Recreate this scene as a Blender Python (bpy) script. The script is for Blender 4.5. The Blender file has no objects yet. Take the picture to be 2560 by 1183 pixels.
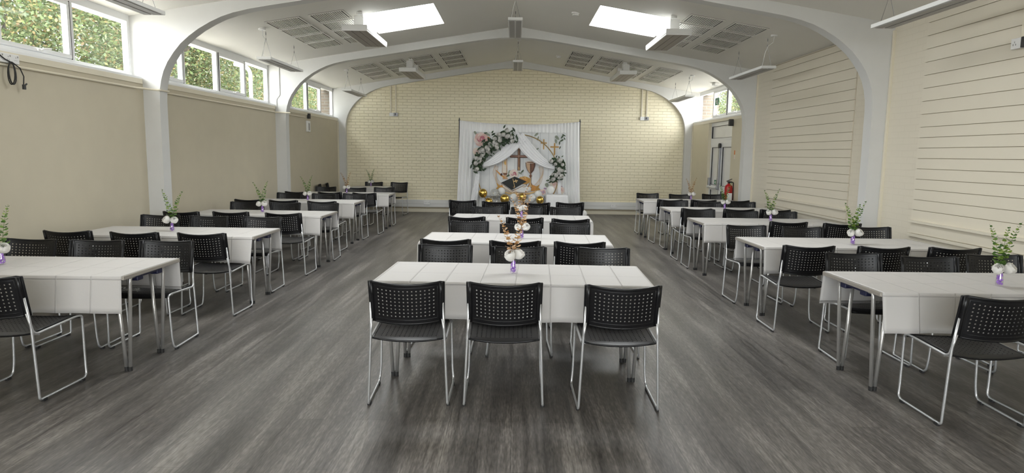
import bpy, bmesh, math, random
from mathutils import Vector, Matrix, Euler
from math import sin, cos, pi, radians, sqrt, atan, atan2, hypot

scene = bpy.context.scene
COL = scene.collection
random.seed(7)

# ------------------------------------------------------------------ camera
FPX, HC = 1640.0, 1.55
TH, ROLL, YAW = atan(206 / 1640.0), 0.0135, 0.0026
fw = Vector((-sin(YAW) * cos(TH), cos(YAW) * cos(TH), -sin(TH)))
r0 = Vector((cos(YAW), sin(YAW), 0))
u0 = r0.cross(fw)
rt = r0 * cos(ROLL) + u0 * sin(ROLL)
up = -r0 * sin(ROLL) + u0 * cos(ROLL)
cam = bpy.data.cameras.new('camera')
cam.sensor_fit = 'HORIZONTAL'
cam.sensor_width = 36.0
cam.lens = FPX * 36.0 / 2560.0
cam.clip_start = 0.05
cam.clip_end = 300
co = bpy.data.objects.new('camera', cam)
COL.objects.link(co)
M = Matrix.Identity(4)
for i in range(3):
    M[i][0], M[i][1], M[i][2] = rt[i], up[i], -fw[i]
M[2][3] = HC
co.matrix_world = M
scene.camera = co

# ------------------------------------------------------------------ world, exposure
scene.view_settings.view_transform = 'Standard'
scene.view_settings.look = 'None'
scene.view_settings.gamma = 1.0
scene.view_settings.use_curve_mapping = False
scene.view_settings.exposure = 0.86
try:
    scene.cycles.use_denoising = True
    scene.cycles.max_bounces = 10
    scene.cycles.diffuse_bounces = 6
    scene.cycles.transparent_max_bounces = 12
    scene.cycles.sample_clamp_indirect = 8.0
    scene.cycles.caustics_reflective = False
    scene.cycles.caustics_refractive = False
except Exception:
    pass
SKY = 9.0
world = bpy.data.worlds.new('overcast_sky')
scene.world = world
world.use_nodes = True
wn = world.node_tree
wn.nodes.clear()
wo = wn.nodes.new('ShaderNodeOutputWorld')
bg = wn.nodes.new('ShaderNodeBackground')
tc = wn.nodes.new('ShaderNodeTexCoord')
nz = wn.nodes.new('ShaderNodeTexNoise')
nz.inputs['Scale'].default_value = 2.2
nz.inputs['Detail'].default_value = 3
rp = wn.nodes.new('ShaderNodeValToRGB')
rp.color_ramp.elements[0].color = (0.93, 0.965, 1.0, 1)
rp.color_ramp.elements[1].color = (1.0, 1.0, 1.0, 1)
rp.color_ramp.elements[0].position = .35
rp.color_ramp.elements[1].position = .65
wn.links.new(tc.outputs['Generated'], nz.inputs['Vector'])
wn.links.new(nz.outputs['Fac'], rp.inputs['Fac'])
wn.links.new(rp.outputs['Color'], bg.inputs['Color'])
bg.inputs['Strength'].default_value = SKY
wn.links.new(bg.outputs['Background'], wo.inputs['Surface'])


def portal(name, loc, rot, sx, sy):
    l = bpy.data.lights.new(name, 'AREA')
    l.shape = 'RECTANGLE'
    l.size, l.size_y = sx, sy
    l.cycles.is_portal = True
    o = bpy.data.objects.new(name, l)
    COL.objects.link(o)
    o.location = loc
    o.rotation_euler = rot


# room dimensions (metres)
XW = 4.6            # inner wall face
XG = 4.75           # window plane
YB = 17.32          # back wall
YF = -4.3           # wall behind the camera
CZ, CS = 3.94, 0.165


def ceil_z(x):
    return CZ - CS * abs(x)


SKYL = [(5.5, 7.0), (10.0, 11.5)]
SX0, SX1 = 1.23, 2.34
for (a, b) in SKYL:
    for s in (-1, 1):
        xm = s * (SX0 + SX1) / 2
        portal('skylight_portal', (xm, (a + b) / 2, ceil_z(xm) + 0.14), (0, s * atan(CS), 0), SX1 - SX0, b - a)
LBAYS = [(-0.4, 3.75), (3.95, 8.22), (8.45, 12.73), (12.95, 17.2)]
for (a, b) in LBAYS:
    portal('window_portal', (-XG - .06, (a + b) / 2, 2.78), (0, -pi / 2, 0), .7, b - a)
portal('window_portal', (XG + .06, 15.4, 2.78), (0, pi / 2, 0), .7, 3.3)
portal('window_portal', (0, YF - .05, 1.8), (pi / 2, 0, 0), 6.0, 2.1)  # portal of the added fill window behind the camera


# ------------------------------------------------------------------ materials
def nodes_of(name):
    m = bpy.data.materials.new(name)
    m.use_nodes = True
    nt = m.node_tree
    return m, nt, nt.nodes['Principled BSDF'], nt.nodes['Material Output']


def mat(name, col, rough=.5, metal=0., spec=.5, noise=0., nscale=20., bump=0., bdist=.002, trans=0.):
    m, nt, p, o = nodes_of(name)
    p.inputs['Base Color'].default_value = (*col, 1)
    p.inputs['Roughness'].default_value = rough
    p.inputs['Metallic'].default_value = metal
    p.inputs['Specular IOR Level'].default_value = spec
    if noise or bump:
        tc = nt.nodes.new('ShaderNodeTexCoord')
        n = nt.nodes.new('ShaderNodeTexNoise')
        n.inputs['Scale'].default_value = nscale
        n.inputs['Detail'].default_value = 4
        nt.links.new(tc.outputs['Object'], n.inputs['Vector'])
        if noise:
            r = nt.nodes.new('ShaderNodeMapRange')
            r.inputs['To Min'].default_value = 1 - noise
            r.inputs['To Max'].default_value = 1 + noise
            nt.links.new(n.outputs['Fac'], r.inputs['Value'])
            mx = nt.nodes.new('ShaderNodeMix')
            mx.data_type = 'RGBA'
            mx.blend_type = 'MULTIPLY'
            mx.inputs[0].default_value = 1
            mx.inputs[6].default_value = (*col, 1)
            nt.links.new(r.outputs['Result'], mx.inputs[7])
            nt.links.new(mx.outputs[2], p.inputs['Base Color'])
        if bump:
            b = nt.nodes.new('ShaderNodeBump')
            b.inputs['Strength'].default_value = bump
            b.inputs['Distance'].default_value = bdist
            nt.links.new(n.outputs['Fac'], b.inputs['Height'])
            nt.links.new(b.outputs['Normal'], p.inputs['Normal'])
    return m


def clear_mat(name, col=(1, 1, 1), gloss=.08, rough=.02):
    m = bpy.data.materials.new(name)
    m.use_nodes = True
    nt = m.node_tree
    nt.nodes.clear()
    o = nt.nodes.new('ShaderNodeOutputMaterial')
    t = nt.nodes.new('ShaderNodeBsdfTransparent')
    t.inputs['Color'].default_value = (*col, 1)
    g = nt.nodes.new('ShaderNodeBsdfGlossy')
    g.inputs['Roughness'].default_value = rough
    x = nt.nodes.new('ShaderNodeMixShader')
    x.inputs[0].default_value = gloss
    nt.links.new(t.outputs[0], x.inputs[1])
    nt.links.new(g.outputs[0], x.inputs[2])
    nt.links.new(x.outputs[0], o.inputs['Surface'])
    return m


def brick_mat(name, c1, c2, cm, axis, bw=.225, rh=.075, bump=1.0, bdist=.012, mortar=.006):
    m, nt, p, o = nodes_of(name)
    tc = nt.nodes.new('ShaderNodeTexCoord')
    sp = nt.nodes.new('ShaderNodeSeparateXYZ')
    cb = nt.nodes.new('ShaderNodeCombineXYZ')
    nt.links.new(tc.outputs['Object'], sp.inputs[0])
    nt.links.new(sp.outputs[axis], cb.inputs[0])
    nt.links.new(sp.outputs[2], cb.inputs[1])
    b = nt.nodes.new('ShaderNodeTexBrick')
    b.inputs['Scale'].default_value = 1.0
    b.inputs['Mortar Size'].default_value = mortar
    b.inputs['Mortar Smooth'].default_value = .35
    b.inputs['Brick Width'].default_value = bw
    b.inputs['Row Height'].default_value = rh
    b.inputs['Color1'].default_value = (*c1, 1)
    b.inputs['Color2'].default_value = (*c2, 1)
    b.inputs['Mortar'].default_value = (*cm, 1)
    nt.links.new(cb.outputs[0], b.inputs['Vector'])
    nt.links.new(b.outputs['Color'], p.inputs['Base Color'])
    n = nt.nodes.new('ShaderNodeTexNoise')
    n.inputs['Scale'].default_value = 9
    n.inputs['Detail'].default_value = 5
    nt.links.new(tc.outputs['Object'], n.inputs['Vector'])
    ma = nt.nodes.new('ShaderNodeMath')
    ma.operation = 'MULTIPLY_ADD'
    ma.inputs[1].default_value = -1.0
    nt.links.new(b.outputs['Fac'], ma.inputs[0])
    mb = nt.nodes.new('ShaderNodeMath')
    mb.operation = 'MULTIPLY'
    mb.inputs[1].default_value = .8
    nt.links.new(n.outputs['Fac'], mb.inputs[0])
    nt.links.new(mb.outputs[0], ma.inputs[2])
    bp = nt.nodes.new('ShaderNodeBump')
    bp.inputs['Strength'].default_value = bump
    bp.inputs['Distance'].default_value = bdist
    nt.links.new(ma.outputs[0], bp.inputs['Height'])
    nt.links.new(bp.outputs['Normal'], p.inputs['Normal'])
    p.inputs['Roughness'].default_value = .5
    return m


def floor_mat():
    m, nt, p, o = nodes_of('grey_vinyl_plank')
    L = nt.links.new
    tc = nt.nodes.new('ShaderNodeTexCoord')
    mp = nt.nodes.new('ShaderNodeMapping')
    mp.inputs['Scale'].default_value = (30, 1.1, 1)
    L(tc.outputs['Object'], mp.inputs['Vector'])
    n1 = nt.nodes.new('ShaderNodeTexNoise')
    n1.inputs['Scale'].default_value = 1.0
    n1.inputs['Detail'].default_value = 8
    n1.inputs['Roughness'].default_value = .65
    L(mp.outputs[0], n1.inputs['Vector'])
    mp2 = nt.nodes.new('ShaderNodeMapping')
    mp2.inputs['Scale'].default_value = (6, .5, 1)
    L(tc.outputs['Object'], mp2.inputs['Vector'])
    n2 = nt.nodes.new('ShaderNodeTexNoise')
    n2.inputs['Scale'].default_value = 1.0
    n2.inputs['Detail'].default_value = 5
    L(mp2.outputs[0], n2.inputs['Vector'])
    mp3 = nt.nodes.new('ShaderNodeMapping')
    mp3.inputs['Scale'].default_value = (110, 14, 1)
    L(tc.outputs['Object'], mp3.inputs['Vector'])
    n3 = nt.nodes.new('ShaderNodeTexNoise')
    n3.inputs['Scale'].default_value = 1.0
    n3.inputs['Detail'].default_value = 4
    L(mp3.outputs[0], n3.inputs['Vector'])
    a = nt.nodes.new('ShaderNodeMath')
    a.operation = 'ADD'
    L(n1.outputs['Fac'], a.inputs[0])
    L(n2.outputs['Fac'], a.inputs[1])
    a2 = nt.nodes.new('ShaderNodeMath')
    a2.operation = 'MULTIPLY_ADD'
    a2.inputs[1].default_value = .7
    L(n3.outputs['Fac'], a2.inputs[0])
    L(a.outputs[0], a2.inputs[2])
    r = nt.nodes.new('ShaderNodeValToRGB')
    e = r.color_ramp.elements
    e[0].position, e[0].color = .40, (.052, .047, .043, 1)
    e[1].position, e[1].color = .66, (.30, .275, .252, 1)
    x = e.new(.52)
    x.color = (.128, .117, .107, 1)
    h = nt.nodes.new('ShaderNodeMath')
    h.operation = 'MULTIPLY'
    h.inputs[1].default_value = .37
    L(a2.outputs[0], h.inputs[0])
    L(h.outputs[0], r.inputs['Fac'])
    # plank joints
    mp4 = nt.nodes.new('ShaderNodeMapping')
    mp4.inputs['Rotation'].default_value = (0, 0, pi / 2)
    L(tc.outputs['Object'], mp4.inputs['Vector'])
    b = nt.nodes.new('ShaderNodeTexBrick')
    b.inputs['Scale'].default_value = 1
    b.inputs['Brick Width'].default_value = 1.22
    b.inputs['Row Height'].default_value = .18
    b.inputs['Mortar Size'].default_value = .0016
    b.inputs['Color1'].default_value = (.82, .82, .82, 1)
    b.inputs['Color2'].default_value = (1.12, 1.12, 1.12, 1)
    b.inputs['Mortar'].default_value = (.62, .62, .62, 1)
    L(mp4.outputs[0], b.inputs['Vector'])
    mx = nt.nodes.new('ShaderNodeMix')
    mx.data_type = 'RGBA'
    mx.blend_type = 'MULTIPLY'
    mx.inputs[0].default_value = 1
    L(r.outputs['Color'], mx.inputs[6])
    L(b.outputs['Color'], mx.inputs[7])
    L(mx.outputs[2], p.inputs['Base Color'])
    rr = nt.nodes.new('ShaderNodeMapRange')
    rr.inputs['From Min'].default_value = .3
    rr.inputs['From Max'].default_value = .7
    rr.inputs['To Min'].default_value = .30
    rr.inputs['To Max'].default_value = .46
    L(n1.outputs['Fac'], rr.inputs['Value'])
    L(rr.outputs[0], p.inputs['Roughness'])
    bp = nt.nodes.new('ShaderNodeBump')
    bp.inputs['Strength'].default_value = .25
    bp.inputs['Distance'].default_value = .002
    L(a2.outputs[0], bp.inputs['Height'])
    L(bp.outputs[0], p.inputs['Normal'])
    p.inputs['Specular IOR Level'].default_value = .5
    return m


def cloth_mat():
    """thin white cloth with the pressed fold lines of the packet"""
    m, nt, p, o = nodes_of('creased_white_cloth')
    L = nt.links.new
    tc = nt.nodes.new('ShaderNodeTexCoord')
    sp = nt.nodes.new('ShaderNodeSeparateXYZ')
    L(tc.outputs['UV'], sp.inputs[0])

    def ridge(out, period, width):
        w = nt.nodes.new('ShaderNodeMath')
        w.operation = 'PINGPONG'
        w.inputs[1].default_value = period / 2
        L(out, w.inputs[0])
        r = nt.nodes.new('ShaderNodeMapRange')
        r.interpolation_type = 'SMOOTHSTEP'
        r.inputs['From Min'].default_value = 0
        r.inputs['From Max'].default_value = width
        r.inputs['To Min'].default_value = 1
        r.inputs['To Max'].default_value = 0
        L(w.outputs[0], r.inputs['Value'])
        return r.outputs[0]
    a = ridge(sp.outputs[0], .232, .007)
    b = ridge(sp.outputs[1], .34, .006)
    mxm = nt.nodes.new('ShaderNodeMath')
    mxm.operation = 'MAXIMUM'
    L(a, mxm.inputs[0])
    L(b, mxm.inputs[1])
    n = nt.nodes.new('ShaderNodeTexNoise')
    n.inputs['Scale'].default_value = 14
    n.inputs['Detail'].default_value = 4
    L(tc.outputs['UV'], n.inputs['Vector'])
    ad = nt.nodes.new('ShaderNodeMath')
    ad.operation = 'MULTIPLY_ADD'
    ad.inputs[1].default_value = .35
    L(n.outputs['Fac'], ad.inputs[0])
    L(mxm.outputs[0], ad.inputs[2])
    bp = nt.nodes.new('ShaderNodeBump')
    bp.inputs['Strength'].default_value = .75
    bp.inputs['Distance'].default_value = .007
    L(ad.outputs[0], bp.inputs['Height'])
    L(bp.outputs[0], p.inputs['Normal'])
    p.inputs['Base Color'].default_value = (.69, .668, .645, 1)
    p.inputs['Roughness'].default_value = .55
    p.inputs['Specular IOR Level'].default_value = .3
    # a little light comes through the thin sheet
    tl = nt.nodes.new('ShaderNodeBsdfTranslucent')
    tl.inputs['Color'].default_value = (.8, .82, .85, 1)
    ms = nt.nodes.new('ShaderNodeMixShader')
    ms.inputs[0].default_value = .22
    L(p.outputs[0], ms.inputs[1])
    L(tl.outputs[0], ms.inputs[2])
    L(ms.outputs[0], o.inputs['Surface'])
    return m


def leaf_mat(name, cols, rough=.55, trans=.35):
    """each leaf (mesh island) takes its own tint"""
    m, nt, p, o = nodes_of(name)
    g = nt.nodes.new('ShaderNodeNewGeometry')
    r = nt.nodes.new('ShaderNodeValToRGB')
    e = r.color_ramp.elements
    while len(e) < len(cols):
        e.new(.5)
    for i, c in enumerate(cols):
        e[i].position = i / (len(cols) - 1)
        e[i].color = (*c, 1)
    nt.links.new(g.outputs['Random Per Island'], r.inputs['Fac'])
    nt.links.new(r.outputs['Color'], p.inputs['Base Color'])
    p.inputs['Roughness'].default_value = rough
    if trans:
        tl = nt.nodes.new('ShaderNodeBsdfTranslucent')
        nt.links.new(r.outputs['Color'], tl.inputs['Color'])
        ms = nt.nodes.new('ShaderNodeMixShader')
        ms.inputs[0].default_value = trans
        nt.links.new(p.outputs[0], ms.inputs[1])
        nt.links.new(tl.outputs[0], ms.inputs[2])
        nt.links.new(ms.outputs[0], o.inputs['Surface'])
    return m


def plank_print_mat():
    """printed backdrop: pale painted boards with darker joints"""
    m, nt, p, o = nodes_of('printed_pale_boards')
    L = nt.links.new
    tc = nt.nodes.new('ShaderNodeTexCoord')
    sp = nt.nodes.new('ShaderNodeSeparateXYZ')
    L(tc.outputs['Object'], sp.inputs[0])
    w = nt.nodes.new('ShaderNodeMath')
    w.operation = 'PINGPONG'
    w.inputs[1].default_value = .105
    L(sp.outputs[0], w.inputs[0])
    mr = nt.nodes.new('ShaderNodeMapRange')
    mr.inputs['From Max'].default_value = .008
    L(w.outputs[0], mr.inputs['Value'])
    n = nt.nodes.new('ShaderNodeTexNoise')
    n.inputs['Scale'].default_value = 3
    n.inputs['Detail'].default_value = 5
    L(tc.outputs['Object'], n.inputs['Vector'])
    r = nt.nodes.new('ShaderNodeValToRGB')
    e = r.color_ramp.elements
    e[0].color, e[0].position = (.66, .68, .69, 1), .3
    e[1].color, e[1].position = (.84, .84, .83, 1), .7
    L(n.outputs['Fac'], r.inputs['Fac'])
    mx = nt.nodes.new('ShaderNodeMix')
    mx.data_type = 'RGBA'
    mx.inputs[6].default_value = (.42, .44, .45, 1)
    L(mr.outputs[0], mx.inputs[0])
    L(r.outputs['Color'], mx.inputs[7])
    L(mx.outputs[2], p.inputs['Base Color'])
    p.inputs['Roughness'].default_value = .6
    return m


MT = dict(
    floor=floor_mat(),
    ceiling=mat('white_ceiling_paint', (.76, .745, .70), .7, noise=.03, nscale=1.5),
    arch=mat('white_arch_paint', (.62, .62, .605), .45, noise=.03, nscale=6),
    beige=mat('beige_wall_board', (.54, .49, .375), .6, noise=.06, nscale=3.5, bump=.15),
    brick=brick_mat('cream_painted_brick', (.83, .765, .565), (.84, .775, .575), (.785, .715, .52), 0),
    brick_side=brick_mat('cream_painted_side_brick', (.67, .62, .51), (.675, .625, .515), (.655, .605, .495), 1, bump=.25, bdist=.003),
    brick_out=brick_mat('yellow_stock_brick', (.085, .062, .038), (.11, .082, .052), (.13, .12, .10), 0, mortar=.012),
    board=mat('cream_shiplap_paint', (.68, .63, .52), .42, noise=.02, nscale=4),
    groove=mat('shadow_gap_timber', (.40, .35, .26), .8),
    cream=mat('cream_gloss_paint', (.70, .65, .52), .4),
    upvc=mat('white_upvc', (.80, .81, .82), .3),
    seal=mat('black_window_seal', (.02, .02, .022), .5),
    glass=clear_mat('window_glass', (.97, .985, .98), .06),
    white=mat('white_plastic', (.78, .78, .77), .35),
    offwhite=mat('off_white_enamel', (.72, .72, .70), .38),
    grey=mat('grey_louvre', (.36, .35, .34), .5, metal=.2),
    heatpanel=mat('heater_grille', (.33, .30, .28), .5, metal=.3),
    wire=mat('steel_wire', (.22, .22, .22), .4, metal=.8),
    black=mat('black_plastic', (.006, .006, .007), .34, bump=.05, nscale=300, bdist=.0005, spec=.38),
    rubber=mat('black_rubber', (.02, .02, .02), .7),
    chrome=mat('silver_tube', (.62, .63, .64), .32, metal=.7),
    tablemetal=mat('chromed_leg_tube', (.66, .65, .63), .34, metal=.75),
    tabletop=mat('table_laminate', (.62, .60, .57), .4),
    edge=mat('table_edge_strip', (.40, .37, .33), .35, metal=.35),
    navy=mat('navy_plastic', (.012, .014, .05), .4),
    cloth=cloth_mat(),
    curtain=mat('white_curtain_voile', (.90, .90, .895), .7),
    sheer=mat('white_chiffon', (.90, .90, .91), .6),
    print=plank_print_mat(),
    gold=mat('gold_metal', (.80, .54, .14), .24, metal=1.),
    golddark=mat('brass_hoop', (.32, .21, .08), .35, metal=.8),
    pearl=mat('white_balloon', (.82, .82, .80), .25),
    confetti=mat('gold_confetti', (.65, .45, .12), .3, metal=.9),
    clear=clear_mat('clear_balloon_film', (.96, .96, .95), .12, .05),
    vase=clear_mat('vase_glass', (.97, .95, .99), .10, .03),
    bead=mat('purple_water_bead', (.40, .17, .72), .15, noise=.5, nscale=90),
    rose=leaf_mat('white_silk_petal', [(.90, .89, .86), (.92, .91, .89)], .6, .45),
    euc=leaf_mat('eucalyptus_leaf', [(.05, .13, .02), (.11, .23, .03), (.30, .40, .08)], .5, .2),
    eucgold=leaf_mat('gilded_leaf', [(.30, .15, .05), (.48, .28, .11), (.60, .40, .20)], .4, .1),
    stem=mat('green_stem', (.10, .16, .04), .6),
    stemgold=mat('gilded_stem', (.36, .20, .07), .45),
    red=mat('red_extinguisher', (.42, .012, .014), .3),
    green=mat('green_safety_sign', (.0, .16, .06), .5),
    signwhite=mat('sign_white', (.85, .87, .85), .5),
    orange=mat('orange_sign', (.75, .22, .05), .5),
    dark=mat('dark_fitting', (.03, .03, .03), .5),
    alu=mat('aluminium_bar', (.30, .30, .31), .35, metal=.7),
    frost=mat('white_door_panel', (.80, .80, .79), .25),
    bark=mat('tree_bark', (.05, .042, .035), .9, noise=.3, nscale=8),
    leaf=leaf_mat('autumn_tree_leaf', [(.036, .058, .022), (.058, .090, .028), (.095, .125, .042), (.046, .070, .028), (.14, .145, .05), (.15, .10, .045)], .5, .4),
    bounceground=mat('pale_bounce_ground', (.5, .48, .44), .9, noise=.3, nscale=3),  # unseen ground, tone made pale to bounce light up through the windows
    cablepl=mat('black_cable', (.01, .01, .01), .5),
)
MT['plaster'] = MT['beige']


# ------------------------------------------------------------------ mesh helper
class MB:
    def __init__(s):
        s.v, s.f, s.m, s.uv = [], [], [], None

    def add(s, verts, faces, mi=0):
        b = len(s.v)
        s.v += [tuple(p) for p in verts]
        s.f += [tuple(i + b for i in f) for f in faces]
        s.m += [mi] * len(faces)
        return s

    def box(s, x0, x1, y0, y1, z0, z1, mi=0):
        v = [(x, y, z) for x in (x0, x1) for y in (y0, y1) for z in (z0, z1)]
        return s.add(v, [(0, 1, 3, 2), (4, 6, 7, 5), (0, 4, 5, 1), (2, 3, 7, 6), (0, 2, 6, 4), (1, 5, 7, 3)], mi)

    def obox(s, c, size, rot=(0, 0, 0), mi=0):
        R = Euler(rot).to_matrix()
        c = Vector(c)
        v = [c + R @ Vector((a * size[0] / 2, b * size[1] / 2, d * size[2] / 2)) for a in (-1, 1) for b in (-1, 1) for d in (-1, 1)]
        return s.add(v, [(0, 1, 3, 2), (4, 6, 7, 5), (0, 4, 5, 1), (2, 3, 7, 6), (0, 2, 6, 4), (1, 5, 7, 3)], mi)

    def tube(s, pts, r, n=8, closed=False, mi=0, r1=None):
        P = [Vector(p) for p in pts]
        k = len(P)
        T = []
        for i in range(k):
            if closed:
                t = P[(i + 1) % k] - P[i - 1]
            else:
                t = P[min(i + 1, k - 1)] - P[max(i - 1, 0)]
            T.append(t.normalized() if t.length > 1e-9 else Vector((0, 0, 1)))
        a = Vector((0, 0, 1)) if abs(T[0].z) < .9 else Vector((1, 0, 0))
        N = (a - T[0] * a.dot(T[0])).normalized()
        vs = []
        for i in range(k):
            N = (N - T[i] * N.dot(T[i]))
            N = N.normalized() if N.length > 1e-6 else T[i].orthogonal().normalized()
            B = T[i].cross(N)
            rr = r if r1 is None else r + (r1 - r) * i / (k - 1)
            for j in range(n):
                q = 2 * pi * j / n
                vs.append(P[i] + (N * cos(q) + B * sin(q)) * rr)
        fs = []
        for i in range(k if closed else k - 1):
            for j in range(n):
                a, b = i * n + j, i * n + (j + 1) % n
                c, d = ((i + 1) % k) * n + (j + 1) % n, ((i + 1) % k) * n + j
                fs.append((a, b, c, d))
        if not closed:
            fs.append(tuple(range(n))[::-1])
            fs.append(tuple(range((k - 1) * n, k * n)))
        return s.add(vs, fs, mi)

    def lathe(s, prof, c=(0, 0, 0), n=16, mi=0, axis='z'):
        c = Vector(c)
        vs = []
        for (r, h) in prof:
            for j in range(n):
                q = 2 * pi * j / n
                p = Vector((r * cos(q), r * sin(q), h))
                if axis == 'y':
                    p = Vector((p.x, h, p.y))
                if axis == 'x':
                    p = Vector((h, p.x, p.y))
                vs.append(c + p)
        fs = []
        for i in range(len(prof) - 1):
            for j in range(n):
                fs.append((i * n + j, i * n + (j + 1) % n, (i + 1) * n + (j + 1) % n, (i + 1) * n + j))
        if prof[0][0] > 1e-6:
            fs.append(tuple(range(n))[::-1])
        if prof[-1][0] > 1e-6:
            fs.append(tuple(range((len(prof) - 1) * n, len(prof) * n)))
        return s.add(vs, fs, mi)

    def poly(s, pts, y, t=.002, mi=0):
        """flat outline in the x-z plane with a little thickness towards the viewer side (-y)"""
        n = len(pts)
        vs = [(p[0], y, p[1]) for p in pts] + [(p[0], y - t, p[1]) for p in pts]
        fs = [tuple(range(n)), tuple(range(n, 2 * n))[::-1]]
        for i in range(n):
            j = (i + 1) % n
            fs.append((i, j, n + j, n + i))
        return s.add(vs, fs, mi)

    def grid(s, fn, nu, nv, mi=0, uvfn=None):
        b = len(s.v)
        vs = [fn(i / nu, j / nv) for j in range(nv + 1) for i in range(nu + 1)]
        fs = [(j * (nu + 1) + i, j * (nu + 1) + i + 1, (j + 1) * (nu + 1) + i + 1, (j + 1) * (nu + 1) + i) for j in range(nv) for i in range(nu)]
        if uvfn:
            if s.uv is None:
                s.uv = {}
            for j in range(nv + 1):
                for i in range(nu + 1):
                    s.uv[b + j * (nu + 1) + i] = uvfn(i / nu, j / nv)
        return s.add(vs, fs, mi)

    def mesh(s, name, mats, smooth=False, bevel=0., fix=True):
        me = bpy.data.meshes.new(name)
        me.from_pydata(s.v, [], s.f)
        for m in (mats if isinstance(mats, (list, tuple)) else [mats]):
            me.materials.append(m)
        me.polygons.foreach_set('material_index', s.m)
        if s.uv is not None:
            uvl = me.uv_layers.new(name='UVMap')
            for lp in me.loops:
                uvl.data[lp.index].uv = s.uv.get(lp.vertex_index, (0, 0))
        if fix or bevel:
            bm = bmesh.new()
            bm.from_mesh(me)
            if fix:
                bmesh.ops.recalc_face_normals(bm, faces=bm.faces)
            if bevel:
                ed = [e for e in bm.edges if len(e.link_faces) == 2 and e.calc_face_angle(0) > .5]
                bmesh.ops.bevel(bm, geom=ed, offset=bevel, segments=2, profile=.6, affect='EDGES')
            bm.to_mesh(me)
            bm.free()
        if smooth:
            me.polygons.foreach_set('use_smooth', [True] * len(me.polygons))
            if smooth != 'all':
                me.set_sharp_from_angle(angle=radians(38))
        me.update()
        return me

    def build(s, name, mats, parent=None, smooth=False, bevel=0., loc=None, fix=True):
        return link(name, s.mesh(name, mats, smooth, bevel, fix), parent, loc)


def link(name, me, parent=None, loc=None, rz=0.):
    o = bpy.data.objects.new(name, me)
    COL.objects.link(o)
    if parent:
        o.parent = parent
    if loc:
        o.location = loc
    if rz:
        o.rotation_euler = (0, 0, rz)
    return o


def tag(o, label=None, cat=None, group=None, kind=None):
    if label:
        o['label'] = label
    if cat:
        o['category'] = cat
    if group:
        o['group'] = group
    if kind:
        o['kind'] = kind
    return o


def thing(name, label, cat, loc=(0, 0, 0), rz=0., group=None):
    o = bpy.data.objects.new(name, None)
    o.empty_display_size = .1
    COL.objects.link(o)
    o.location = loc
    o.rotation_euler = (0, 0, rz)
    return tag(o, label, cat, group)


def struct(o, label=None, cat=None):
    o['kind'] = 'structure'
    return tag(o, label, cat)


KIDS = {}


def kids(o):
    if o.name not in KIDS:
        KIDS[o.name] = list(o.children)
    return KIDS[o.name]


def dup(root, loc, rz, label, group=None):
    r = root.copy()
    COL.objects.link(r)
    r.location = loc
    r.rotation_euler = (0, 0, rz)
    r['label'] = label
    if group:
        r['group'] = group
    for ch in kids(root):
        c = ch.copy()
        COL.objects.link(c)
        c.parent = r
        for g in kids(ch):
            d = g.copy()
            COL.objects.link(d)
            d.parent = c
    return r


def fillet(pts, rad, n=4):
    P = [Vector(p) for p in pts]
    out = [P[0]]
    for i in range(1, len(P) - 1):
        a, b, c = P[i - 1], P[i], P[i + 1]
        d = min(rad, (a - b).length * .48, (c - b).length * .48)
        s, e = b + (a - b).normalized() * d, b + (c - b).normalized() * d
        for k in range(n + 1):
            t = k / n
            out.append(s * (1 - t) ** 2 + b * 2 * t * (1 - t) + e * t * t)
    out.append(P[-1])
    return out


def ball(mb, c, r, n=8, mi=0, sq=1.0):
    prof = [(r * sin(pi * i / n) if 0 < i < n else 0.0, -r * sq * cos(pi * i / n)) for i in range(n + 1)]
    return mb.lathe(prof, c, max(6, int(n * 1.4)), mi)


# ================================================================== ROOM SHELL
struct(MB().box(-5.2, 5.2, YF - .2, YB + .2, -.1, 0).build('floor', MT['floor']), 'dark grey wood-effect vinyl floor of the hall', 'floor')

# ceiling: two slopes with skylight holes
mb = MB()
ys = [YF - .2]
for a, b in SKYL:
    ys += [a, b]
ys += [YB + .2]
for s in (-1, 1):
    xs = [0, .12, SX0, SX1, 4.98]
    zz = {0: CZ - .012, .12: ceil_z(.12) - .004}
    for i in range(4):
        for j in range(len(ys) - 1):
            if i == 2 and j % 2 == 1:
                continue
            x0, x1 = xs[i], xs[i + 1]
            z0, z1 = zz.get(x0, ceil_z(x0)), zz.get(x1, ceil_z(x1))
            for dz in (0, .1):
                mb.add([(s * x0, ys[j], z0 + dz), (s * x1, ys[j], z1 + dz), (s * x1, ys[j + 1], z1 + dz), (s * x0, ys[j + 1], z0 + dz)], [(0, 1, 2, 3)])
struct(mb.build('ceiling', MT['ceiling'], fix=False), 'white painted ceiling sloping up to a low ridge', 'ceiling')

wn_i = 0
for (a, b) in SKYL:
    for s in (-1, 1):
        wn_i += 1
        f = MB()
        h = .10
        z0, z1 = ceil_z(SX0), ceil_z(SX1)
        # splayed lining of the shaft
        lo = [(s * SX0, a, z0), (s * SX1, a, z1), (s * SX1, b, z1), (s * SX0, b, z0)]
        hi = [(s * SX0, a, z0 + h), (s * (SX1 - .06), a, z1 + h + .01), (s * (SX1 - .06), b, z1 + h + .01), (s * SX0, b, z0 + h)]
        f.add(lo + hi, [(0, 1, 5, 4), (1, 2, 6, 5), (2, 3, 7, 6), (3, 0, 4, 7)])
        w = struct(f.build('window_%d' % wn_i, MT['ceiling'], fix=False), 'bright rectangular skylight in the %s ceiling slope' % ('left' if s < 0 else 'right') if a == 10.0 else None, 'skylight' if a == 10.0 else None)
        MB().add(hi, [(0, 1, 2, 3)]).build('pane', MT['glass'], w, fix=False)

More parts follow.
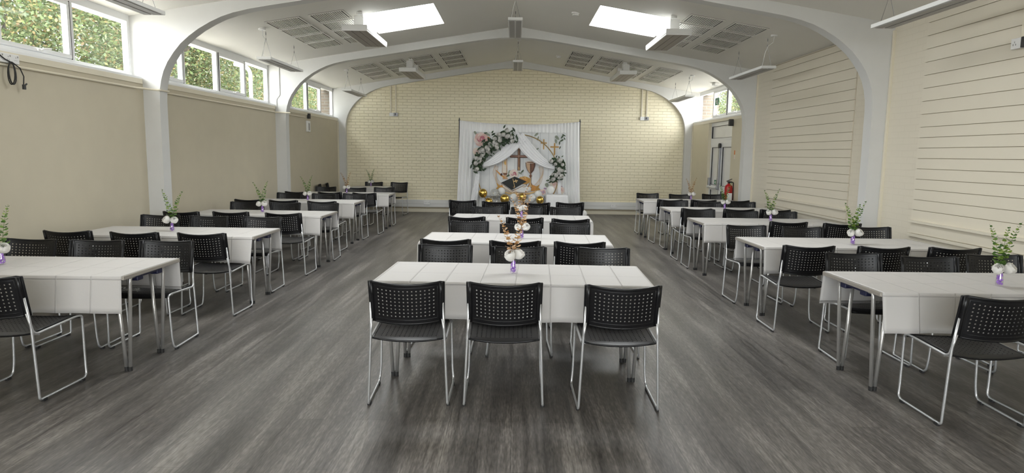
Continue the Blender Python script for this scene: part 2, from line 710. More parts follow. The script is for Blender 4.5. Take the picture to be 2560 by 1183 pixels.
# walls
w = MB()
w.box(-4.98, -XW, YF, YB, 0, 2.402)
w.box(-4.98, -XW - .01, YF, LBAYS[0][0], 2.34, 3.3)
struct(w.build('wall_left', MT['beige']), 'beige boarded wall under the left windows', 'wall')
w = MB().box(XW, 4.98, YF, 12.8, 0, 3.4)
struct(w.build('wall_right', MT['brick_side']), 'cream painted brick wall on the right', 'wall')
# right wall of the far bay: low wall either side of the door recess, wall beyond door
w = MB()
w.box(XW, 4.98, 12.8, 14.1, 0, 2.342)
w.box(XW, 4.98, 15.8, YB, 0, 2.34)
w.box(XW + .16, 4.98, 14.1, 15.8, 0, .02)
w.box(XW, 4.98, 12.8, 13.55, 2.34, 3.3)
MT['warm'] = mat('warm_cream_wall', (.68, .62, .47), .55, noise=.04, nscale=3.5)
struct(w.build('wall_right_far', MT['warm']), 'beige wall beside the exit door', 'wall')
w = MB().box(-4.8, 4.8, YB, YB + .25, 0, 4.1)
struct(w.build('wall_back', MT['brick']), 'cream painted brick wall at the far end', 'wall')
FW, FA, FB = 3.0, .75, 2.85  # opening of the added fill window
w = MB().box(-5.0, -FW, YF - .25, YF, 0, 4.1).box(FW, 5.0, YF - .25, YF, 0, 4.1)
w.box(-FW, FW, YF - .25, YF, 0, FA).box(-FW, FW, YF - .25, YF, FB, 4.1)
struct(w.build('wall_front', MT['beige']))
w = MB()
for i in range(7):
    w.box(-FW - .03 + i, -FW + .03 + i, YF - .1, YF - .03, FA, FB)
w.box(-FW, FW, YF - .1, YF - .03, FA, FA + .07).box(-FW, FW, YF - .1, YF - .03, FB - .07, FB)
w = struct(w.build('window_20', MT['upvc']))  # window added out of view to brighten the hall from behind
MB().add([(-FW, YF - .06, FA), (FW, YF - .06, FA), (FW, YF - .06, FB), (-FW, YF - .06, FB)], [(0, 1, 2, 3)]).build('pane', MT['glass'], w, fix=False)


# ------------------------------------------------------------------ portal arches
def arch(idx, y0, th, label):
    prof = [(4.40, 0), (4.40, 1.2), (4.40, 2.15), (4.392, 2.28), (4.37, 2.40), (4.335, 2.51), (4.28, 2.62), (4.20, 2.735), (4.11, 2.84), (4.0, 2.935),
            (3.88, 3.02), (3.74, 3.10), (3.60, 3.165), (3.45, 3.215), (3.25, 3.262), (3.0, 3.305), (2.5, 3.385), (1.5, 3.55), (1.0, 3.63), (.6, 3.69), (.3, 3.725), (0, 3.74)]
    n = len(prof)
    top = []
    for i, (x, z) in enumerate(prof):
        if i <= 3:
            top.append((4.775, z))
        elif x > 3.25:
            t = (i - 3) / 11.0
            zc = ceil_z(4.775)
            L1, L2 = zc - 2.28, 4.775 - 3.25
            d = t * (L1 + L2)
            top.append((4.775, 2.28 + d) if d < L1 else (4.775 - (d - L1), ceil_z(4.775 - (d - L1)) + .03))
        else:
            top.append((x, ceil_z(x) + .03))
    m = MB()
    for s in (-1, 1):
        for i in range(n - 1):
            a, b = prof[i], prof[i + 1]
            c, d = top[i], top[i + 1]
            for y in (y0, y0 + th):
                m.add([(s * a[0], y, a[1]), (s * b[0], y, b[1]), (s * d[0], y, d[1]), (s * c[0], y, c[1])], [(0, 1, 2, 3)])
            m.add([(s * a[0], y0, a[1]), (s * b[0], y0, b[1]), (s * b[0], y0 + th, b[1]), (s * a[0], y0 + th, a[1])], [(0, 1, 2, 3)])
    me = m.mesh('trim_%d' % idx, MT['arch'], fix=False)
    bm = bmesh.new()
    bm.from_mesh(me)
    bmesh.ops.remove_doubles(bm, verts=bm.verts, dist=1e-4)
    bmesh.ops.recalc_face_normals(bm, faces=bm.faces)
    bm.to_mesh(me)
    bm.free()
    me.polygons.foreach_set('use_smooth', [True] * len(me.polygons))
    me.set_sharp_from_angle(angle=radians(35))
    return struct(link('trim_%d' % idx, me), label, 'arch')


ARY = (8.24, 12.74, 17.2)
arch(1, ARY[0], .18, 'nearest white portal arch spanning the hall')
arch(2, ARY[1], .18, 'second white portal arch spanning the hall')
arch(3, ARY[2], .12, 'white portal arch against the far brick wall')
arch(4, 3.74, .18, None)


# ------------------------------------------------------------------ left windows
def window_bank(idx, side, spans, opening, z0=2.43, z1=3.13, label=None):
    x = side * XG
    f = MB()
    ya, yb = spans[0], spans[-1]
    d = .035
    f.box(x - d, x + d, ya, yb, z0, z0 + .055)
    f.box(x - d, x + d, ya, yb, z1 - .05, z1 + .06)
    for k, y in enumerate(spans):
        lo = y if k == 0 else y - .03
        hi = y + .05 if k == 0 else (y if k == len(spans) - 1 else y + .03)
        if k == len(spans) - 1:
            lo = y - .05
        f.box(x - d, x + d, lo, hi, z0 + .055, z1 - .05)
    # sill
    f.box(side * (XW - .005) if side > 0 else x - d, x + d if side > 0 else side * (XW - .005), ya, yb, z0 - .03, z0)
    w = struct(f.build('window_%d' % idx, MT['upvc'], bevel=.004), label, 'window')
    for k in range(len(spans) - 1):
        a, b = spans[k] + (.05 if k == 0 else .03), spans[k + 1] - (.05 if k == len(spans) - 2 else .03)
        zl, zh = z0 + .055, z1 - .05
        if k in opening:
            sa = MB()
            xi = side * (XG - .045)
            e = .045
            x0, x1 = sorted((xi, side * (XG + .02)))
            sa.box(x0, x1, a + .004, b - .004, zl + .004, zl + e)
            sa.box(x0, x1, a + .004, b - .004, zh - e, zh - .004)
            sa.box(x0, x1, a + .004, a + e, zl + e, zh - e)
            sa.box(x0, x1, b - e, b - .004, zl + e, zh - e)
            so = sa.build('sash', MT['upvc'], w, bevel=.004)
            g = MB()
            g.box(min(xi, xi + side * .006), max(xi, xi + side * .006), a - .004, a + .006, zl - .004, zh + .004)
            g.box(min(xi, xi + side * .006), max(xi, xi + side * .006), b - .006, b + .004, zl - .004, zh + .004)
            g.build('seal', MT['seal'], w)
            h = MB()
            ym = (a + b) / 2
            hx = xi - side * .012
            h.box(hx - .014, hx + .014, ym - .035, ym + .035, zl + .006, zl + .034)
            h.tube(fillet([(hx - side * .015, ym, zl + .02), (hx - side * .035, ym, zl + .03), (hx - side * .04, ym + .11, zl + .045)], .02), .009)
            h.build('handle', MT['white'], w, smooth=True)
            a, b, zl, zh = a + e, b - e, zl + e, zh - e
        MB().add([(x, a - .01, zl - .01), (x, b + .01, zl - .01), (x, b + .01, zh + .01), (x, a - .01, zh + .01)], [(0, 1, 2, 3)]).build('pane', MT['glass'], w, fix=False)
    return w


lab = {1: 'white framed clerestory window nearest the camera on the left', 2: 'white framed clerestory window of the middle bay on the left', 3: 'white framed clerestory window of the far bay on the left'}
for k, (a, b) in enumerate(LBAYS):
    sp = [a + (b - a) * i / 4 for i in range(5)]
    window_bank(7 + k, -1, sp, (0, 2), label=lab.get(k))
    # timber apron board under the frame
    ap = MB().box(-XW, -XW + .012, a, b, 2.345, 2.405)
    ap.box(-XW - .02, -XW + .004, a, b, 2.395, 2.405)
    struct(ap.build('trim_%d' % (10 + k), MT['cream'], bevel=.003))
w11 = window_bank(11, 1, [13.55, 14.85, 15.92, 17.12], (0, 1), label='white framed window above the exit door')
struct(MB().box(XW, XW + .2, 13.55, YB, 2.34, 2.42).build('trim_14', MT['cream'], bevel=.004))
struct(MB().box(-4.98, -XW - .02, YF, YB, 3.185, 3.4).build('trim_15', MT['ceiling']))
struct(MB().box(XW + .02, 4.98, 12.9, YB, 3.185, 3.4).build('trim_16', MT['ceiling']))

# wall corner battens beside the arches
k = 17
for (s, y) in ((1, ARY[0]), (1, ARY[1]), (1, ARY[2]), (-1, ARY[2])):
    ztop = 3.1 if (s > 0 and y < 14) else 2.33
    struct(MB().box(s * XW - .03, s * XW + .03, y - .035, y - .003, 0, ztop).build('trim_%d' % k, MT['cream'], bevel=.004))
    k += 1


# ------------------------------------------------------------------ shiplap panels on the right wall
def shiplap(idx, ya, yb, label):
    m = MB()
    m.box(XW - .006, XW, ya + .012, yb - .012, .70, 3.17, 1)
    zs = [.71, .845, .98]
    while zs[-1] < 1.88:
        zs.append(zs[-1] + .1165)
    while zs[-1] < 3.0:
        zs.append(zs[-1] + .1435)
    zs.append(3.155)
    for i in range(len(zs) - 1):
        a, b = zs[i] + .0033, zs[i + 1] - .0033
        x0 = XW - .016
        # each board: upright face leaning a touch, lower edge proud
        m.add([(x0 - .003, ya, a), (x0, ya, b), (XW - .002, ya, b), (XW - .002, ya, a), (x0 - .003, yb, a), (x0, yb, b), (XW - .002, yb, b), (XW - .002, yb, a)],
              [(0, 1, 5, 4), (1, 2, 6, 5), (2, 3, 7, 6), (3, 0, 4, 7), (0, 3, 2, 1), (4, 5, 6, 7)])
    m.box(XW - .05, XW, ya - .005, yb + .005, .835, .862)
    m.box(XW - .035, XW, ya - .03, yb + .03, .675, .708)
    return struct(m.build('trim_%d' % idx, [MT['board'], MT['groove']]), label, 'wall boards')


shiplap(22, 9.05, 12.0, 'cream shiplap boards between the two nearer arches, right wall')
shiplap(23, 4.2, 7.56, 'cream shiplap boards nearest the camera on the right wall')

# skirtings
struct(MB().box(-4.4, 4.4, YB - .02, YB, 0, .09).build('baseboard_back', MT['cream'], bevel=.004))
struct(MB().box(XW - .018, XW, YF, 14.1, 0, .1).build('baseboard_right', MT['cream'], bevel=.004))
struct(MB().box(-XW, -XW + .018, YF, YB, 0, .1).build('baseboard_left', MT['cream'], bevel=.004))

# ------------------------------------------------------------------ outside
gm = MB()
gm.add([(-60, -40, -.15), (60, -40, -.15), (60, 70, -.15), (-60, 70, -.15)], [(0, 1, 2, 3)])
tag(gm.build('yard_ground', MT['bounceground'], fix=False), 'unseen ground outside the hall, made pale to bounce light', 'ground', kind='structure')
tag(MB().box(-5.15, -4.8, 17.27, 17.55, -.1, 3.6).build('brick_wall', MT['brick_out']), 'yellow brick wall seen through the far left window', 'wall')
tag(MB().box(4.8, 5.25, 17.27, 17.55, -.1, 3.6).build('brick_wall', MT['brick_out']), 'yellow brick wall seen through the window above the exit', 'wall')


tag(MB().tube(fillet([(-5.0, 12.62, .0), (-5.0, 12.62, 3.02), (-5.08, 12.62, 3.12), (-5.3, 12.62, 3.16)], .06), .036, 10).build('drainpipe', MT['upvc'], smooth='all'), 'white drainpipe outside the middle left window', 'drainpipe')


def foliage_mesh(seed, n, lumps, size):
    rnd = random.Random(seed)
    v, f = [], []
    ls = [(Vector((rnd.gauss(0, 1.05), rnd.gauss(0, 1.3), rnd.uniform(2.2, 6.2))), rnd.uniform(.6, 1.25)) for _ in range(lumps)]
    for _ in range(n):
        c, r = rnd.choice(ls)
        d = Vector((rnd.gauss(0, 1), rnd.gauss(0, 1), rnd.gauss(0, .8)))
        d = d.normalized() * r * (rnd.random() ** .45)
        p = c + d
        a = Vector((rnd.gauss(0, 1), rnd.gauss(0, 1), rnd.gauss(0, .6))).normalized()
        b = a.cross(Vector((rnd.gauss(0, 1), rnd.gauss(0, 1), rnd.gauss(0, 1)))).normalized()
        s = size * rnd.uniform(.6, 1.3)
        i = len(v)
        v += [p - a * s, p - b * s * .55, p + a * s, p + b * s * .55]
        f.append((i, i + 1, i + 2, i + 3))
    me = bpy.data.meshes.new('foliage')
    me.from_pydata([tuple(q) for q in v], [], f)
    me.materials.append(MT['leaf'])
    return me, ls


FOL = [foliage_mesh(s, 40000, 34, .036) for s in (3, 11)]


def trunk_mesh(ls, seed):
    rnd = random.Random(seed)
    t = MB()
    t.tube([(0, 0, -.2), (.05, 0, 1.2), (-.04, .06, 2.6), (.05, 0, 4.4)], .13, 8, r1=.05)
    for c, r in ls[:9]:
        a = Vector((0, 0, rnd.uniform(1.4, 3)))
        t.tube([a, a.lerp(c, .55) + Vector((0, 0, .1)), c], .045, 5, r1=.012)
    return t.mesh('trunk', MT['bark'], smooth=True)


TRK = [trunk_mesh(FOL[i][1], i) for i in range(2)]
TREES = [
    (-9.0, 11.5, 0, 1.0, 'nearest from the camera beyond the left windows'),
    (-9.8, 13.6, 1, 0.95, 'second from the camera beyond the left windows'),
    (-9.4, 15.4, 0, 1.05, 'third from the camera beyond the left windows'),
    (-11.3, 19.2, 1, 1.0, 'fourth from the camera beyond the left windows'),
    (-9.3, 18.2, 0, 0.95, 'fifth from the camera beyond the left windows'),
    (-10.2, 21.0, 1, 1.05, 'sixth from the camera beyond the left windows'),
    (-9.4, 23.0, 0, 1.0, 'seventh from the camera beyond the left windows'),
    (-10.6, 26.2, 1, 0.95, 'eighth from the camera beyond the left windows'),
    (-9.4, 27.4, 0, 1.05, 'ninth from the camera beyond the left windows'),
    (-10.2, 31.0, 1, 1.0, 'tenth from the camera beyond the left windows'),
    (-9.0, 32.5, 0, 0.95, 'farthest from the camera beyond the left windows'),
    (7.4, 22.5, 1, .9, 'nearest of three beyond the window above the exit'), (8.8, 26.5, 0, .95, 'middle of three beyond the window above the exit'),
    (11.0, 31.5, 1, 1.1, 'farthest of three beyond the window above the exit')]
for i, (x, y, k, sc, wh) in enumerate(TREES):
    t = thing('tree', 'leafy green tree, ' + wh, 'tree', (x, y, -.15), i * 1.1, 'trees outside the windows')
    t.scale = (sc, sc, sc)
    fo = link('foliage', FOL[k][0], t)
    fo['kind'] = 'stuff'
    link('trunk', TRK[k], t)


# ================================================================== CEILING FITTINGS
def vent_mesh(w, l, n):
    m = MB()
    m.box(-w / 2, w / 2, -l / 2, l / 2, 0, .004, 1)
    b = .02
    m.box(-w / 2, w / 2, -l / 2, -l / 2 + b, -.008, 0)
    m.box(-w / 2, w / 2, l / 2 - b, l / 2, -.008, 0)
    m.box(-w / 2, -w / 2 + b, -l / 2 + b, l / 2 - b, -.008, 0)
    m.box(w / 2 - b, w / 2, -l / 2 + b, l / 2 - b, -.008, 0)
    p = (w - 2 * b) / n
    for i in range(1, n):
        x = -w / 2 + b + p * i
        m.box(x - p * .25, x + p * .25, -l / 2 + b, l / 2 - b, -.008, 0)
    return m.mesh('vent_panel', [MT['ceiling'], MT['slot']])


MT['slot'] = mat('vent_slot', (.07, .068, .066), .8)
V1 = vent_mesh(.50, .52, 15)
V2 = vent_mesh(.50, .54, 15)
ORD = ['first', 'second', 'third', 'fourth']


def vent(me, s, x, y, label, grp):
    o = link('ceiling_vent', me)
    o.location = (s * x, y, ceil_z(x) - .004)
    o.rotation_euler = (0, s * atan(CS), 0)
    tag(o, label, 'vent', grp)


for s, sd in ((-1, 'left'), (1, 'right')):
    for ci, (x, cn) in enumerate(((3.31, 'outer'), (2.69, 'inner'))):
        for j, y in enumerate((9.79, 10.39, 11.0, 11.62)):
            vent(V1, s, x, y, 'slotted vent tile by %s skylight, %s column, %s from the front' % (sd, cn, ORD[j]), 'slotted ceiling tiles beside the skylights')
    for ci, x in enumerate((1.43, 2.05, 2.68, 3.31)):
        for j, y in enumerate((14.6, 15.21, 15.82, 16.43)):
            vent(V2, s, x, y, 'slotted vent tile of far bay, %s slope, %s column from ridge, %s from front' % (sd, ORD[ci], ORD[j]), 'slotted ceiling tiles in the far bay')


def heater(x, y0, y1, label):
    s = 1 if x > 0 else -1
    ym = (y0 + y1) / 2
    t = thing('ceiling_heater', label, 'heater', (x, ym, 3.285), 0, 'radiant heaters hung under the ceiling')
    L = (y1 - y0) / 2
    b = MB().box(-.185, .185, -L, L, 0.012, .082)
    b.build('housing', MT['offwhite'], t, bevel=.012)
    p = MB()
    for i in range(3):
        xa = -.165 + i * .112
        p.box(xa, xa + .104, -L + .03, L - .03, -.001, .012)
    p.build('heating_panel', MT['heatpanel'], t)
    f = MB().box(-.18, -.166, -L + .02, L - .02, -.003, .013).box(.166, .18, -L + .02, L - .02, -.003, .013)
    f.box(-.18, .18, -L + .014, -L + .03, -.003, .013).box(-.18, .18, L - .03, L - .014, -.003, .013)
    f.build('rim', MT['white'], t)
    zc = ceil_z(abs(x)) - 3.285
    for ya, yb in ((-L + .28, -L + .46), (L - .46, L - .28)):
        MB().box(-.07, .07, ya, yb, .08, zc + .012).build('mounting_box', MT['offwhite'], t, bevel=.004)
    r = MB().lathe([(.045, zc - .03), (.045, zc + .004)], (-s * .06, -L + .1, 0), 14)
    r.tube([(-s * .06, -L + .1, zc - .03), (-s * .1, -L + .14, zc - .1), (-s * .08, -L + .3, zc - .08), (-s * .04, -L + .32, .08)], .004, 6)
    r.build('ceiling_rose', MT['offwhite'], t, smooth=True)
    return t


heater(-2.33, 9.7, 11.2, 'white radiant ceiling heater beside the left skylight')
heater(2.33, 9.7, 11.2, 'white radiant ceiling heater beside the right skylight')
heater(-2.33, 14.4, 15.9, 'white radiant ceiling heater in the far left bay')
heater(2.41, 14.4, 15.9, 'white radiant ceiling heater in the far right bay')


def pendant(x, y0, y1, zb, label, rose_end=0):
    ym = (y0 + y1) / 2
    L = (y1 - y0) / 2
    t = thing('pendant_light', label, 'ceiling light', (x, ym, zb), 0, 'slim linear lights hung on wires')
    b = MB().box(-.108, .108, -L, L, .006, .045)
    b.build('housing', MT['offwhite'], t, bevel=.004)
    d = MB().box(-.09, -.012, -L + .05, L - .05, 0, .008).box(.012, .09, -L + .05, L - .05, 0, .008)
    d.build('diffuser', MT['grey'], t)
    zc = ceil_z(abs(x)) - zb
    for y in (-L + .12, L - .12):
        w = MB()
        w.tube([(-.075, y, .045), (0, y, zc - .12), (0, y, zc)], .0022, 5)
        w.tube([(.075, y, .045), (0, y, zc - .12)], .0022, 5)
        w.lathe([(.007, zc - .06), (.007, zc - .02)], (0, y, 0), 8)
        w.lathe([(.006, zc - .13), (.006, zc - .105)], (0, y, 0), 8)
        w.build('suspension_wire', MT['wire'], t)
    y = -L + .12
    r = MB().lathe([(.05, zc - .022), (.05, zc + .01)], (0.02, y - .2, 0), 16)
    r.tube([(.02, y - .2, zc - .02), (.02, y - .17, zc - .1), (.0, y - .03, zc - .13), (-.03, y, zc * .5), (-.06, y, .045)], .0045, 6)
    r.build('ceiling_rose', MT['offwhite'], t, smooth=True)


pendant(-3.74, 5.5, 7.0, 2.92, 'pendant light hanging before the nearest left window')
pendant(-3.74, 9.95, 11.45, 2.89, 'pendant light hanging before the middle left window')
pendant(-3.72, 14.7, 16.2, 2.88, 'pendant light hanging before the far left window')
pendant(3.76, 5.5, 7.0, 2.88, 'pendant light beside the nearest shiplap boards')
pendant(3.74, 9.95, 11.45, 2.855, 'pendant light beside the middle shiplap boards')
pendant(3.83, 14.7, 16.2, 2.85, 'pendant light in front of the exit door window')
pendant(-.02, 9.95, 11.45, 3.50, 'pendant light under the ridge between the two skylights')
pendant(.04, 14.2, 15.7, 3.48, 'pendant light under the ridge near the brick wall')

for (x, y, lb) in ((.93, 10.76, 'round white smoke detector between ridge and right skylight'), (.97, 15.33, 'round white smoke detector in the far bay ceiling')):
    t = thing('smoke_detector', lb, 'smoke detector', (x, y, ceil_z(x)))
    MB().lathe([(.062, .012), (.062, -.012), (.05, -.018), (0.0, -.018)], (0, 0, 0), 20).build('base', MT['white'], t, smooth=True)
    MB().lathe([(.042, -.018), (.042, -.024), (.05, -.026), (.05, -.042), (.03, -.05), (0, -.05)], (0, 0, 0), 20).build('sensor_head', MT['offwhite'], t, smooth=True)


# ================================================================== WALL FITTINGS
def tubething(name, label, cat, pts, r, m, n=8, clips=(), grp=None):
    t = MB().tube(pts, r, n)
    o = t.build(name, m, None, smooth=True)
    tag(o, label, cat, grp)
    return o


pz = 2.285
tubething('conduit_pipe', 'cream conduit under the nearest left window', 'conduit', fillet([(-XW + .016, 3.9, pz), (-XW + .016, 8.05, pz), (-4.43, 8.22, pz - .01), (-4.385, 8.225, pz - .01), (-4.385, 8.44, pz - .01)], .05), .012, MT['cream'], grp='conduits along the left wall')
tubething('conduit_pipe', 'cream conduit under the middle left window', 'conduit', fillet([(-XW + .016, 8.45, pz), (-XW + .016, 12.70, pz), (-4.3, 12.722, pz - .01)], .02), .012, MT['cream'], grp='conduits along the left wall')
tubething('conduit_pipe', 'cream conduit under the far left window', 'conduit', [(-XW + .016, 12.95, pz), (-XW + .016, 14.5, pz)], .012, MT['cream'], grp='conduits along the left wall')
tubething('conduit_pipe', 'white cable run down the second arch on the left', 'conduit', fillet([(-4.50, 12.728, 3.12), (-4.50, 12.728, 2.61), (-4.565, 12.728, 2.53), (-4.565, 12.728, 2.3)], .02), .009, MT['arch'], grp='conduits along the left wall')


def socket(loc, rz, w, label, lowbox=False, n=2, grp=None):
    t = thing('wall_socket', label, 'socket', loc, rz, grp)
    MB().box(-w / 2, w / 2, -.035, 0, -.043, .043).build('back_box', MT['white'], t, bevel=.004)
    p = MB().box(-w / 2 + .004, w / 2 - .004, -.040, -.034, -.039, .039)
    p.build('face_plate', MT['white'], t, bevel=.002)
    for i in range(n):
        c = (i - (n - 1) / 2) * w / n
        h = MB()
        h.box(c - .003, c + .003, -.0415, -.039, .008, .02)
        h.box(c - .014, c - .007, -.0415, -.039, -.012, -.007)
        h.box(c + .007, c + .014, -.0415, -.039, -.012, -.007)
        h.box(c + .018, c + .026, -.0445, -.039, .014, .03)
        h.build('outlet', MT['grey'], t)
    return t


for s, sd in ((-1, 'left'), (1, 'right')):
    x = -3.16 if s < 0 else 3.35
    z = 2.53 if s < 0 else 2.51
    t = thing('switch_box', 'grey switch and socket boxes high on the brick wall, %s side' % sd, 'socket', (x, YB, z))
    MB().box(-.11, 0, -.05, 0, -.045, .045).build('socket_box', MT['white'], t, bevel=.004)
    MB().box(.004, .11, -.055, 0, -.045, .045).build('switch_plate', MT['alu'], t, bevel=.004)
    MB().box(.03, .06, -.062, -.055, -.02, .03).build('rocker', MT['dark'], t)
    for dx in (-.075, .055):
        c = MB().box(dx - .016, dx + .016, -.03, 0, .045, ceil_z(abs(x) + .1) - z)
        c.build('conduit', MT['cream'], t, bevel=.004)

t = thing('dado_trunking', 'white cable trunking along the foot of the brick wall', 'trunking', (0, YB - .004, 0))
MB().box(-4.35, 4.35, -.055, 0, .135, .325).build('channel', MT['offwhite'], t, bevel=.006)
MB().box(-4.35, 4.35, -.03, 0, .10, .135).build('under_gap', MT['groove'], t)
MB().box(-4.35, 4.35, -.0565, -.054, .222, .226).build('lid_joint', MT['grey'], t)
socket((-2.30, YB - .05, .24), 0, .16, 'double socket in the trunking left of the backdrop')
socket((2.62, YB - .05, .22), 0, .16, 'double socket in the trunking right of the backdrop')
socket((-XW, 5.98, 2.345), pi / 2, .36, 'pair of white sockets under the nearest left window', n=4)
lp = []
for i in range(34):
    q = i / 33 * 2 * pi * 2.0
    lp.append((-XW + .05 + .012 * sin(q * .5), 6.03 + .045 * sin(q) + i * .0006, 2.215 + .10 * cos(q)))
pts = [(-XW + .045, 5.92, 2.36), (-XW + .05, 5.97, 2.33)] + lp + [(-XW + .06, 6.13, 2.27), (-XW + .06, 6.17, 2.2), (-XW + .055, 6.165, 2.115)]
t = thing('hanging_cable', 'black looped cable hanging from the left wall sockets', 'cable', (0, 0, 0))
MB().tube(pts, .0055, 6).build('lead', MT['cablepl'], t, smooth=True)
MB().obox((-XW + .056, 6.17, 2.105), (.018, .03, .045)).obox((-XW + .056, 6.195, 2.13), (.012, .03, .012), (.6, 0, 0)).build('plug', MT['dark'], t, bevel=.003)

t = thing('wall_socket', 'white socket with dark switch high on the right boards', 'socket', (XW - .028, 6.13, 2.61), -pi / 2)
MB().box(-.075, .05, -.04, 0, -.05, .045).build('back_box', MT['white'], t, bevel=.004)
MB().box(.055, .12, -.05, 0, -.05, .045).build('switch', MT['dark'], t, bevel=.004)
MB().box(.01, .045, -.02, 0, .045, .56).build('conduit', MT['cream'], t, bevel=.003)
h = MB()
for a, b in ((-.03, .01), (-.045, -.012), (-.015, -.012)):
    h.box(a - .004, a + .004, -.042, -.038, b - .008, b + .008)
h.build('outlet', MT['grey'], t)

t = thing('thermostat', 'white wall thermostat with grey display on the far left wall', 'thermostat', (-XW, 14.7, 2.10), pi / 2)
MB().box(-.11, .11, -.035, 0, -.12, .12).build('case', MT['white'], t, bevel=.008)
MB().box(-.045, .055, -.038, -.034, -.085, .07).build('display', MT['grey'], t, bevel=.002)
MB().box(-.02, .06, -.06, 0, .17, .28).build('bracket', MT['dark'], t, bevel=.004)

# ------------------------------------------------------------------ exit door
XD = 4.70
d = MB()
d.box(XD - .035, XD + .035, 15.74, 15.80, 0, 2.34)
d.box(XD - .035, XD + .035, 14.10, 14.16, 0, 2.34)
d.box(XD - .035, XD + .035, 14.16, 15.74, 2.25, 2.34)
d.box(XD - .035, XD + .035, 14.16, 15.74, 1.87, 1.98)
door = struct(d.build('door_1', MT['upvc'], bevel=.005), 'white double exit door in the far right bay', 'door')
MB().box(XD - .008, XD + .008, 14.15, 15.75, 1.97, 2.26).build('transom_panel', MT['frost'], door)
s_ = MB()
for a, b, c, e in ((15.735, 15.745, 1.98, 2.25), (14.155, 14.165, 1.98, 2.25)):
    s_.box(XD - .037, XD - .01, a, b, c, e)
s_.box(XD - .037, XD - .01, 14.16, 15.74, 2.246, 2.254).box(XD - .037, XD - .01, 14.16, 15.74, 1.976, 1.984)
s_.build('seal', MT['seal'], door)
for (a, b) in ((14.951, 15.738), (14.158, 14.949)):
    lf = MB()
    e = .1
    x0, x1 = XD - .045, XD + .02
    lf.box(x0, x1, a, a + e, .01, 1.872)
    lf.box(x0, x1, b - e, b, .01, 1.872)
    lf.box(x0, x1, a + e, b - e, 1.765, 1.872)
    lf.box(x0, x1, a + e, b - e, .01, .16)
    lf.box(x0, x1, a + e, b - e, .78, .90)
    leaf = lf.build('door_leaf', MT['upvc'], door, bevel=.005)
    MB().box(XD - .02, XD, a + e - .01, b - e + .01, .89, 1.775).box(XD - .02, XD, a + e - .01, b - e + .01, .15, .79).build('panel', MT['frost'], leaf)
    sl = MB()
    for y in (a + e, b - e):
        sl.box(x0 - .001, x0 + .02, y - .005, y + .005, .16, .78).box(x0 - .001, x0 + .02, y - .005, y + .005, .9, 1.765)
    sl.box(x0 - .001, x0 + .02, a + e, b - e, 1.76, 1.77).box(x0 - .001, x0 + .02, a + e, b - e, .896, .904)
    sl.build('seal', MT['seal'], leaf)
pb = MB()
pb.box(XD - .10, XD - .045, 15.62, 15.70, .82, 1.06)
pb.box(XD - .09, XD - .045, 14.98, 15.05, .80, 1.06)
pb.build('bolt_case', MT['alu'], door, bevel=.008)
MB().tube([(XD - .10, 15.66, .86), (XD - .12, 15.60, .85), (XD - .12, 15.06, .85), (XD - .10, 15.0, .86)], .028, 10).build('push_bar', MT['offwhite'], door, smooth=True)
MB().box(XD - .085, XD - .045, 14.955, 15.03, .95, 1.80).build('bolt_rail', MT['alu'], door, bevel=.006)
MB().lathe([(.06, -.04), (.06, 0)], (XD - .05, 14.99, 1.80), 14, axis='x').build('bolt_head', MT['dark'], door, smooth=True)
cl = MB().box(XW - .10, XW - .02, 13.98, 14.06, 2.2, 2.34).tube([(XW - .07, 14.06, 2.3), (XW + .02, 14.28, 2.22)], .012, 6)
tag(cl.build('door_closer', MT['dark']), 'black door stay above the exit door', 'door closer')
sg = MB().box(XD - .049, XD - .045, 15.2, 15.34, .92, 1.02)
sgo = sg.build('door_sign', MT['green'], door)
MB().box(XD - .0505, XD - .049, 15.215, 15.255, .935, 1.0).box(XD - .0505, XD - .049, 15.27, 15.33, .96, .975).build('sign_mark', MT['signwhite'], sgo)


def run_sign(loc, w, h, rz, label):
    """green emergency exit pictogram: running figure, arrow and doorway"""
    t = thing('exit_sign', label, 'sign', loc, rz)
    MB().box(-w / 2, w / 2, -.003, 0, -h / 2, h / 2).build('plate', MT['green'], t)
    g = MB()

    def P(pts):
        g.poly([(p[0] * h, p[1] * h) for p in pts], -.003, .0012)
    P([(.12, -.42), (.42, -.42), (.42, .42), (.12, .42), (.12, .36), (.36, .36), (.36, -.36), (.12, -.36)])
    g.lathe([(.055 * h, -.0042), (.055 * h, -.003)], (-.1 * h, 0, .3 * h), 12, axis='y')
    P([(-.18, .2), (-.02, .22), (.04, .0), (-.08, -.04)])
    P([(-.08, -.04), (.04, 0), (.08, -.2), (.2, -.3), (.16, -.36), (.0, -.24)])
    P([(-.08, -.02), (.0, -.04), (-.12, -.22), (-.26, -.2), (-.26, -.27), (-.08, -.3)])
    P([(-.02, .2), (.02, .16), (.14, .06), (.18, .1)])
    P([(-.16, .2), (-.12, .14), (-.28, .04), (-.3, .1)])
    P([(-.44, .0), (-.34, .08), (-.34, .03), (-.3, .03), (-.3, -.03), (-.34, -.03), (-.34, -.08)])
    g.build('pictogram', MT['signwhite'], t)
    return t


run_sign((XG - .052, 15.58, 2.83), .30, .17, -pi / 2, 'green running man exit sign on the window above the door')
t = thing('wall_box', 'small white sensor box above the exit window', 'sensor', (XW - .1, 15.1, ceil_z(4.5)))
MB().box(-.05, .05, -.12, .12, -.05, .004).build('case', MT['white'], t, bevel=.01)
MB().box(-.03, .03, -.07, .07, -.056, -.05).build('lens', MT['grey'], t, bevel=.002)

